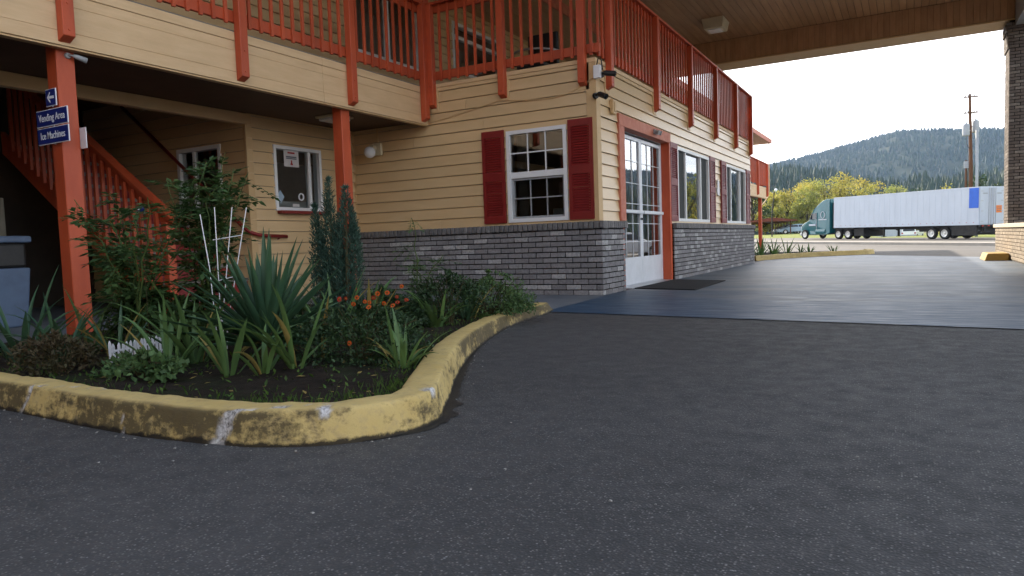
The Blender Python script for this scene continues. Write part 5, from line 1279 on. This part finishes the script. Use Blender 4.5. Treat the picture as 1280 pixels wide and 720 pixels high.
def car(name, label, cat, loc, rz, paint, kind, L=4.7, w=.9, H=1.45, group=None, rx=0):
    T = thing(name, label, cat, loc, (0, rx, rz), group, local=True)
    if kind == 'sedan':
        lo = [(-L/2, .35), (-L/2+.02, .9), (-L/2+.5, .98), (L/2-1.35, .95), (L/2-.25, .78), (L/2, .6), (L/2-.05, .3)]
        hi = [(-L/2+.45, .97), (-L/2+1.15, H-.04), (-L/2+1.6, H), (L/2-2.1, H-.02), (L/2-1.2, .94)]
    else:
        lo = [(-L/2, .45), (-L/2, 1.05), (L/2-1.5, 1.1), (L/2-.3, 1.0), (L/2, .8), (L/2-.03, .42)]
        hi = [(-L/2+.05, 1.05), (-L/2+.3, H), (L/2-2.2, H), (L/2-1.45, 1.09)]
    mb = MB(); body(mb, lo, lambda x, z: w-.05*(abs(x) > L/2-.2)); B_ = mb.build('body', paint, T, .05, 2)
    mb = MB(); body(mb, hi, lambda x, z: w-.06-.16*(z-.95)/(H-.95)); mb.build('cabin', paint, B_, .03)
    for s in (-1, 1):
        xs_ = [hi[0][0]+.28, (hi[1][0]+hi[-2][0])/2, hi[-1][0]-.25]; zt = H-.12; zb = 1.02 if kind == 'sedan' else 1.14
        for a, b in ((xs_[0], xs_[1]-.04), (xs_[1]+.04, xs_[2])):
            at = a+(.35 if a == xs_[0] else 0)*(1 if kind == 'sedan' else .2); bt = b-(.45 if b == xs_[2] else 0)
            yb_ = lambda z: s*(w-.06-.16*(z-.95)/(H-.95)+.006)
            m2 = MB(); m2.add([(a, yb_(zb), zb), (b, yb_(zb), zb), (bt, yb_(zt), zt), (at, yb_(zt), zt)], [(0, 1, 2, 3)]); m2.v += [(x, y-s*.012, z) for x, y, z in m2.v]; m2.f += [(7, 6, 5, 4), (0, 4, 5, 1), (1, 5, 6, 2), (2, 6, 7, 3), (3, 7, 4, 0)]
            m2.build('window', 'carglass', B_)
        m2 = MB(); m2.box(-L/2-.012, -L/2+.06, s*(w-.16)-.1, s*(w-.16)+.1, .72, .92); m2.build('tail_light', 'lamp', B_)
        m2 = MB(); m2.box(L/2-.16, L/2-.0, s*(w-.22)-.14, s*(w-.22)+.14, .62, .74); m2.build('headlight', 'globe', B_, .02)
    m2 = MB(); m2.add([(hi[0][0]+.02, -w+.2, hi[0][1]+.05), (hi[0][0]+.02, w-.2, hi[0][1]+.05), (hi[1][0]-.04, w-.3, H-.12), (hi[1][0]-.04, -w+.3, H-.12)], [(0, 1, 2, 3)]); m2.v = [(x-.03, y, z) for x, y, z in m2.v]; m2.build('rear_window', 'carglass', B_)
    m2 = MB(); m2.box(-L/2-.04, -L/2+.1, -w+.05, w-.05, .42, .62); m2.build('bumper', 'greyp', B_, .02)
    for x in (-L/2+.95, L/2-.9):
        for s in (-1, 1): wheel(T, x, s*w, .34, .12, s)
    return T
def place(x, y, depth):      # a point at a camera depth in the direction of a pixel column
    p = CP+ray(x, y)*depth; return p
pv = place(1141, 298, 101)
car('pickup_truck', 'white pickup with canopy seen under the long trailer', 'pickup', (pv.x, pv.y, far_z(pv.x, pv.y)), th-1.0, 'whitecar', 'suv', 5.3, .95, 1.78)
car('parked_car', 'white sedan parked to the right of the drive, mirrored in doors', 'car', (6.6, 37.0, lot_z(6.6, 37)), 2.5, 'whitecar', 'sedan')
for i, (x, d, lb) in enumerate(((992, 108, 'pale blue car parked by the low red brown roof'), (985, 111, 'silver car behind the pale blue car near red brown roof'))):
    p = place(x, 296, d); car('parked_car', lb, 'car', (p.x, p.y, far_z(p.x, p.y)), th+1.2, 'silvercar' if i else 'paleblue', 'sedan')

# ---------------------------------------------------------------- far objects
def up_at(x, depth): p = place(x, 300, depth); return Vector((p.x, p.y, far_z(p.x, p.y)))
UP = thing('utility_pole', 'tall brown wooden utility pole with two cross arms behind trailer', 'utility pole', up_at(1213, 64))
b0 = up_at(1213, 64); vx = (r0*.9+Vector((f.x, f.y, 0))*.3).normalized()
mb = MB(); mb.tube([b0-Vector((0, 0, .3)), b0+Vector((0, 0, 6)), b0+Vector((-.12, 0, 12.75))], [.2, .16, .11], 12); mb.build('pole', 'wood', UP, smooth=True)
for z, L in ((12.45, .85), (11.05, .85)):
    c = b0+Vector((-.1, 0, z)); sl_ = Vector((0, 0, .1))
    mb = MB(); mb.bar(c-vx*L-sl_*.6-Vector((f.x, f.y, 0))*.16, c+vx*L+sl_-Vector((f.x, f.y, 0))*.16, .1, .12); ca = mb.build('cross_arm', 'wood', UP)
    for s in (-.8, -.4, .45, .8):
        m2 = MB(); q = c+vx*s*L+Vector((0, 0, .06+.08*s))-Vector((f.x, f.y, 0))*.16; m2.lathe([(.02, 0), (.05, .04), (.035, .09), (.05, .13), (.02, .18), (.002, .18)], q, 8); m2.build('insulator', 'greyp', ca)
for s, zz in ((-.62, 9.0), (.55, 9.35)):
    c = b0+vx*s+Vector((0, 0, zz)); mb = MB(); mb.lathe([(.02, 0), (.27, .02), (.28, .1), (.28, .95), (.25, 1.05), (.08, 1.1), (.08, 1.22), (.02, 1.25)], c, 16); tf = mb.build('transformer', 'greyp', UP, smooth=True)
    m2 = MB(); m2.bar(c+Vector((0, 0, .5)), b0+Vector((0, 0, zz+.5)), .06, .1); m2.build('bracket', 'steel', tf)
mb = MB(); mb.tube([b0+vx*-.62+Vector((0, 0, 9.0)), b0+vx*-.5+Vector((0, 0, 8.2)), b0+vx*-.15+Vector((0, 0, 7.9))], .025, 5); mb.build('drop_wire', 'black', UP)
b1 = up_at(1220.5, 63.6); GP = thing('conduit_mast', 'pale grey metal mast standing right of the wooden pole', 'mast', b1)
mb = MB(); mb.cyl(b1, b1+Vector((0, 0, 9.5)), .13, .11, 12); mb.build('pole', 'greyp', GP, smooth=True)
b2 = up_at(1207, 64.5); SPp = thing('service_post', 'short brown post with white meter left of the wooden pole', 'post', b2)
mb = MB(); mb.cyl(b2, b2+Vector((0, 0, 6.9)), .1, .09, 10); mb.build('post', 'wood', SPp); mb = MB(); mb.box(b2.x-.18, b2.x+.18, b2.y-.3, b2.y-.1, b2.z+6.2, b2.z+6.8); mb.build('meter', 'greyp', SPp)
l0 = up_at(965, 95); SLm = thing('street_lamp', 'thin dark street lamp left of the truck cab', 'street lamp', l0)
mb = MB(); mb.tube([l0, l0+Vector((.03, 0, 3)), l0+Vector((.35, .1, 6.0)), l0+Vector((.5, .1, 6.3))], [.09, .075, .06, .05], 8); mb.build('pole', 'under', SLm); mb = MB(); c = l0+Vector((.55, .05, 6.3)); mb.lathe([(.02, -.3), (.16, -.22), (.2, 0), (.1, .12), (.01, .15)], c, 10); mb.build('head', 'globe', SLm, smooth=True)
# low red-brown roofed shed and the pale house behind the trailer
def hut(name, label, c, rz, L, D, h, rh, wm, rm, over=.5, posts=False):
    T = thing(name, label, 'building', c, (0, 0, rz), local=True)
    mb = MB()
    if not posts: mb.box(-L/2, L/2, -D/2, D/2, 0, h); mb.build('wall', wm, T)
    else:
        for x in range(int(-L/2), int(L/2)+1, 4):
            for y in (-D/2+.2, D/2-.2): m2 = MB(); m2.box(x-.08, x+.08, y-.08, y+.08, 0, h); m2.build('post', wm, T)
    mb = MB(); mb.prism([(-D/2-over, h), (-D/2-over, h+.15), (0, h+rh), (D/2+over, h+.15), (D/2+over, h)], 'x', -L/2-over, L/2+over); mb.build('roof', rm, T); return T
c = up_at(955, 118); hut('carport', 'long low red brown roofed carport beyond the grass', c, th+2.6, 26, 6, 1.9, .6, 'wood', 'redroof', posts=True)
c = up_at(1098, 128); H_ = hut('pale_house', 'pale wall of a small house seen under the trailer', c, th+.5, 11, 7, 2.9, 1.3, 'housewall', 'roof')
for y in (3.0,):
    for x in (-1.2, 1.8):
        m2 = MB(); m2.box(x-.6, x+.6, y, y+.05, 1.05, 2.1); wv = m2.build('window', 'white', H_); m3 = MB(); m3.box(x-.54, x+.54, y+.05, y+.06, 1.11, 2.04); m3.build('pane', 'carglass', wv)
mb = MB()
for i in range(1500):
    t_, n_ = rn.uniform(-9, 3.5), rn.uniform(11.5, 14.5); p = K0+RD*t_+RN*n_; z = plate(p.x, p.y)
    leaf(mb, Vector((p.x, p.y, z)), Vector((rn.gauss(0, .4), rn.gauss(0, .4), 1)), Vector((1, 0, .1)), rn.uniform(.3, .9), .06)
stuff(tag(mb.build('roadside_weeds', 'gleaf'), 'tall dry weeds at the road edge behind the trailer', 'weeds'))
# trees
def tree(label, base, H, rx, m, rnd, n=1500, ls=.36, trunk=.25, group='autumn trees behind the truck', cat='tree'):
    T = thing('autumn_tree' if m != 'dleaf' else 'dark_tree', label, cat, base, group=group); base = Vector(base)
    tk = MB(); tk.tube([base, base+Vector((rnd.uniform(-.1, .1), 0, H*.3)), base+Vector((rnd.uniform(-.4, .4), 0, H*.75))], [trunk, trunk*.7, trunk*.2], 7, False)
    cls = []
    for i in range(22):
        a = rnd.uniform(0, 6.28); zz = rnd.uniform(.14, .92); q = rx*math.sin(math.pi*min(1, zz*.86+.12))**.7*rnd.uniform(.35, .85)
        c = base+Vector((math.cos(a)*q, math.sin(a)*q, H*zz)); cls.append((c, rx*rnd.uniform(.2, .38)))
        tk.tube([base+Vector((0, 0, H*zz*.5)), c], [trunk*.35, .03], 5, False)
    tk.build('trunk', 'bark', T); lf = MB()
    for i in range(n):
        c, q = rnd.choice(cls); v = rvec(rnd); p = c+Vector((v.x, v.y, v.z*.8))*q*rnd.uniform(.45, 1.1)
        leaf(lf, p, v*.5+rvec(rnd), rvec(rnd), ls*rnd.uniform(.6, 1.3), ls*.7)
    lf.build('crown', m, T); return T
TL = [(942, 128, 8.6, 'dleaf'), (938, 150, 9.5, 'gleaf'), (957, 140, 8.4, 'yleaf'), (972, 150, 9.0, 'gleaf'), (984, 142, 8.6, 'yleaf'), (996, 152, 10.0, 'gleaf'), (1009, 146, 9.8, 'yleaf'), (1018, 152, 11.2, 'yleaf'), (1030, 148, 11.6, 'yleaf'), (1044, 150, 11.0, 'yleaf'), (1058, 150, 10.8, 'yleaf'), (1074, 156, 10.6, 'yleaf'), (1096, 158, 10.3, 'yleaf'), (1120, 158, 9.6, 'gleaf'), (1003, 138, 8.2, 'gleaf'), (1022, 136, 7.6, 'gleaf'), (965, 132, 6.8, 'yleaf'), (925, 138, 9.0, 'yleaf'), (908, 145, 9.5, 'gleaf')]
for i, (x, d, h_, m) in enumerate(TL):
    h_ += 1.6 if x > 1040 else (.5 if x > 1000 else 0); b = up_at(x, d); nm = {'yleaf': 'yellow autumn tree in the row behind the truck', 'gleaf': 'yellow green tree in the row behind the truck', 'dleaf': 'dark green tree beside the far orange post'}[m]
    k_ = sorted(q[0] for q in TL).index(x); od = ['leftmost', 'second', 'third', 'fourth', 'fifth', 'sixth', 'seventh', 'eighth', 'ninth', 'tenth', 'eleventh', 'twelfth', 'thirteenth', 'fourteenth', 'fifteenth', 'sixteenth', 'seventeenth', 'eighteenth', 'rightmost'][k_]
    kindc = {'yleaf': 'yellow autumn tree', 'gleaf': 'yellow green tree', 'dleaf': 'dark green tree'}[m]
    nm = f'{kindc}, {od} from the left in the row behind the truck' if 0 < k_ < len(TL)-1 else f'{kindc}, {od} of the row behind the truck'
    tree(nm, b, h_*1.04, h_*.40, m, rn, 2100)
tree('yellow tree crown showing above the trailer left of the pole', up_at(1190, 112), 8.6, 3.4, 'yleaf', rn, 1300, group=None)
tree('dark rounded tree above the rear end of the trailer', up_at(1232, 100), 8.8, 3.8, 'dleaf', rn, 1800, group=None)
tree('dark green tree top just above the middle of trailer', up_at(1148, 170), 11.5, 4.0, 'dleaf', rn, 1300, group=None)
# trees right of the drive, mirrored in the lobby doors and windows
for i, (x, y, h_, m) in enumerate(((34, 66, 9, 'gleaf'), (42, 60, 10, 'yleaf'), (26, 76, 9, 'gleaf'), (55, 52, 9, 'gleaf'), (18, 90, 9, 'yleaf'), (66, 48, 10, 'gleaf'))):
    tree('tree right of the drive beyond the parked white sedan', (x, y, plate(x, y)), h_, h_*.38, m, rn, 1100, group='trees right of the drive')

# ---------------------------------------------------------------- wooded hills
def az_of(px_): d = ray(px_, 290); return math.atan2(d.x, d.y)
def interp(tab, x):
    if x <= tab[0][0]: return tab[0][1]
    for (a, b), (c, d) in zip(tab, tab[1:]):
        if x <= c: return b+(d-b)*(x-a)/(c-a)
    return tab[-1][1]
def ridge(name, label, prof, d0, d1, az0, az1, na, nd, th_, step, mground, base_frac=0.):
    """prof: (azimuth, height at the crest); terrain rises from d0 to the crest at d1, then falls"""
    mb = MB()
    def hz(a, d):
        t = (d-d0)/(d1-d0); h = interp(prof, a)
        s = math.sin(min(1, max(0, t))*math.pi/2)**1.25 if t <= 1 else 1-.35*(t-1)
        return h*s*(1+.035*vn(a*9, d*.004, 2)*min(1, t*1.4))+6*vn(a*40, d*.02, 5)*min(1, t*2)
    ds = [d0+(d1-d0)*1.25*j/nd for j in range(nd+1)]; as_ = [az0+(az1-az0)*i/na for i in range(na+1)]
    for a in as_:
        for d in ds: mb.v.append((math.sin(a)*d, math.cos(a)*d, hz(a, d)-2))
    k = nd+1
    for i in range(na):
        for j in range(nd): mb.f.append((i*k+j, i*k+j+1, (i+1)*k+j+1, (i+1)*k+j))
    struct(mb.build(name, mground, smooth=True))
    tr = MB(); d = d0
    while d < d1*1.04:
        na_ = int((az1-az0)*d/step)
        for i in range(na_):
            a = az0+(az1-az0)*(i+rn.random())/na_; dd_ = d+rn.uniform(-.5, .5)*step
            if vn(a*60, dd_*.012, 8) < -.38: continue
            z = hz(a, dd_)-3; x, y = math.sin(a)*dd_, math.cos(a)*dd_; h = th_*rn.uniform(.6, 1.25)*(1+.5*vn(a*30, dd_*.01, 3)); r_ = h*rn.uniform(.15, .24)
            b = len(tr.v); rot = rn.uniform(0, 6.28)
            for lvl, (zz, rr) in enumerate(((.08, 1.), (.42, .62), (.40, .74), (.74, .32))):
                for j in range(5): q = rot+j*1.2566; tr.v.append((x+math.cos(q)*r_*rr*rn.uniform(.75, 1.2), y+math.sin(q)*r_*rr*rn.uniform(.75, 1.2), z+h*zz+rn.uniform(-.03, .03)*h))
            tr.v.append((x, y, z+h*1.02)); top = b+20
            for j in range(5):
                j2 = (j+1) % 5
                tr.f += [(b+j, b+j2, b+5+j2, b+5+j), (b+10+j, b+10+j2, b+15+j2, b+15+j), (b+15+j, b+15+j2, top)]
        d += step*.92
    stuff(tag(tr.build(name+'_trees', 'conifer'), label, 'forest'))
def hgt(px_, y, d): r_ = ray(px_, y); return CH+r_.z/math.hypot(r_.x, r_.y)*d
FAR = 2300; NEARH = 950
pf = [(az_of(x), hgt(x, y, FAR)) for x, y in ((840, 262), (900, 236), (945, 218), (985, 206), (1020, 199), (1050, 189), (1085, 182), (1120, 172), (1150, 169), (1185, 167), (1215, 167), (1255, 169), (1300, 175), (1400, 190))]
pf += [(pf[-1][0]+.12, 200.), (pf[-1][0]+.4, 250.), (pf[-1][0]+.8, 190.)]
ridge('far_hill', 'distant hazy wooded hill behind the truck', pf, 1150, FAR, pf[0][0], pf[-1][0], 90, 22, 11, 9.2, 'hill')
pn_ = [(az_of(x), hgt(x, y, NEARH)) for x, y in ((840, 258), (940, 226), (985, 222), (1040, 228), (1080, 236), (1120, 240), (1160, 238), (1200, 232), (1255, 228), (1320, 225))]
pn_ += [(pn_[-1][0]+.2, 55.), (pn_[-1][0]+.9, 60.)]
ridge('near_hill', 'nearer dark conifer slope above the yellow trees', pn_, 420, NEARH, pn_[0][0], pn_[-1][0], 60, 14, 13, 8.5, 'hill')
#@@HAZE
# ---------------------------------------------------------------- air: even haze round the whole place
hz_m = bpy.data.materials.new('haze_air'); hz_m.use_nodes = True
ht_ = hz_m.node_tree; ht_.nodes.clear()
pv_ = ht_.nodes.new('ShaderNodeVolumePrincipled'); ho_ = ht_.nodes.new('ShaderNodeOutputMaterial')
pv_.inputs['Color'].default_value = (.42, .62, 1, 1); pv_.inputs['Density'].default_value = .00007; pv_.inputs['Anisotropy'].default_value = .2
ht_.links.new(pv_.outputs[0], ho_.inputs['Volume'])
hb = MB().box(-3300, 3300, -3300, 3300, -2.4, 520).build('haze', hz_m); stuff(hb)
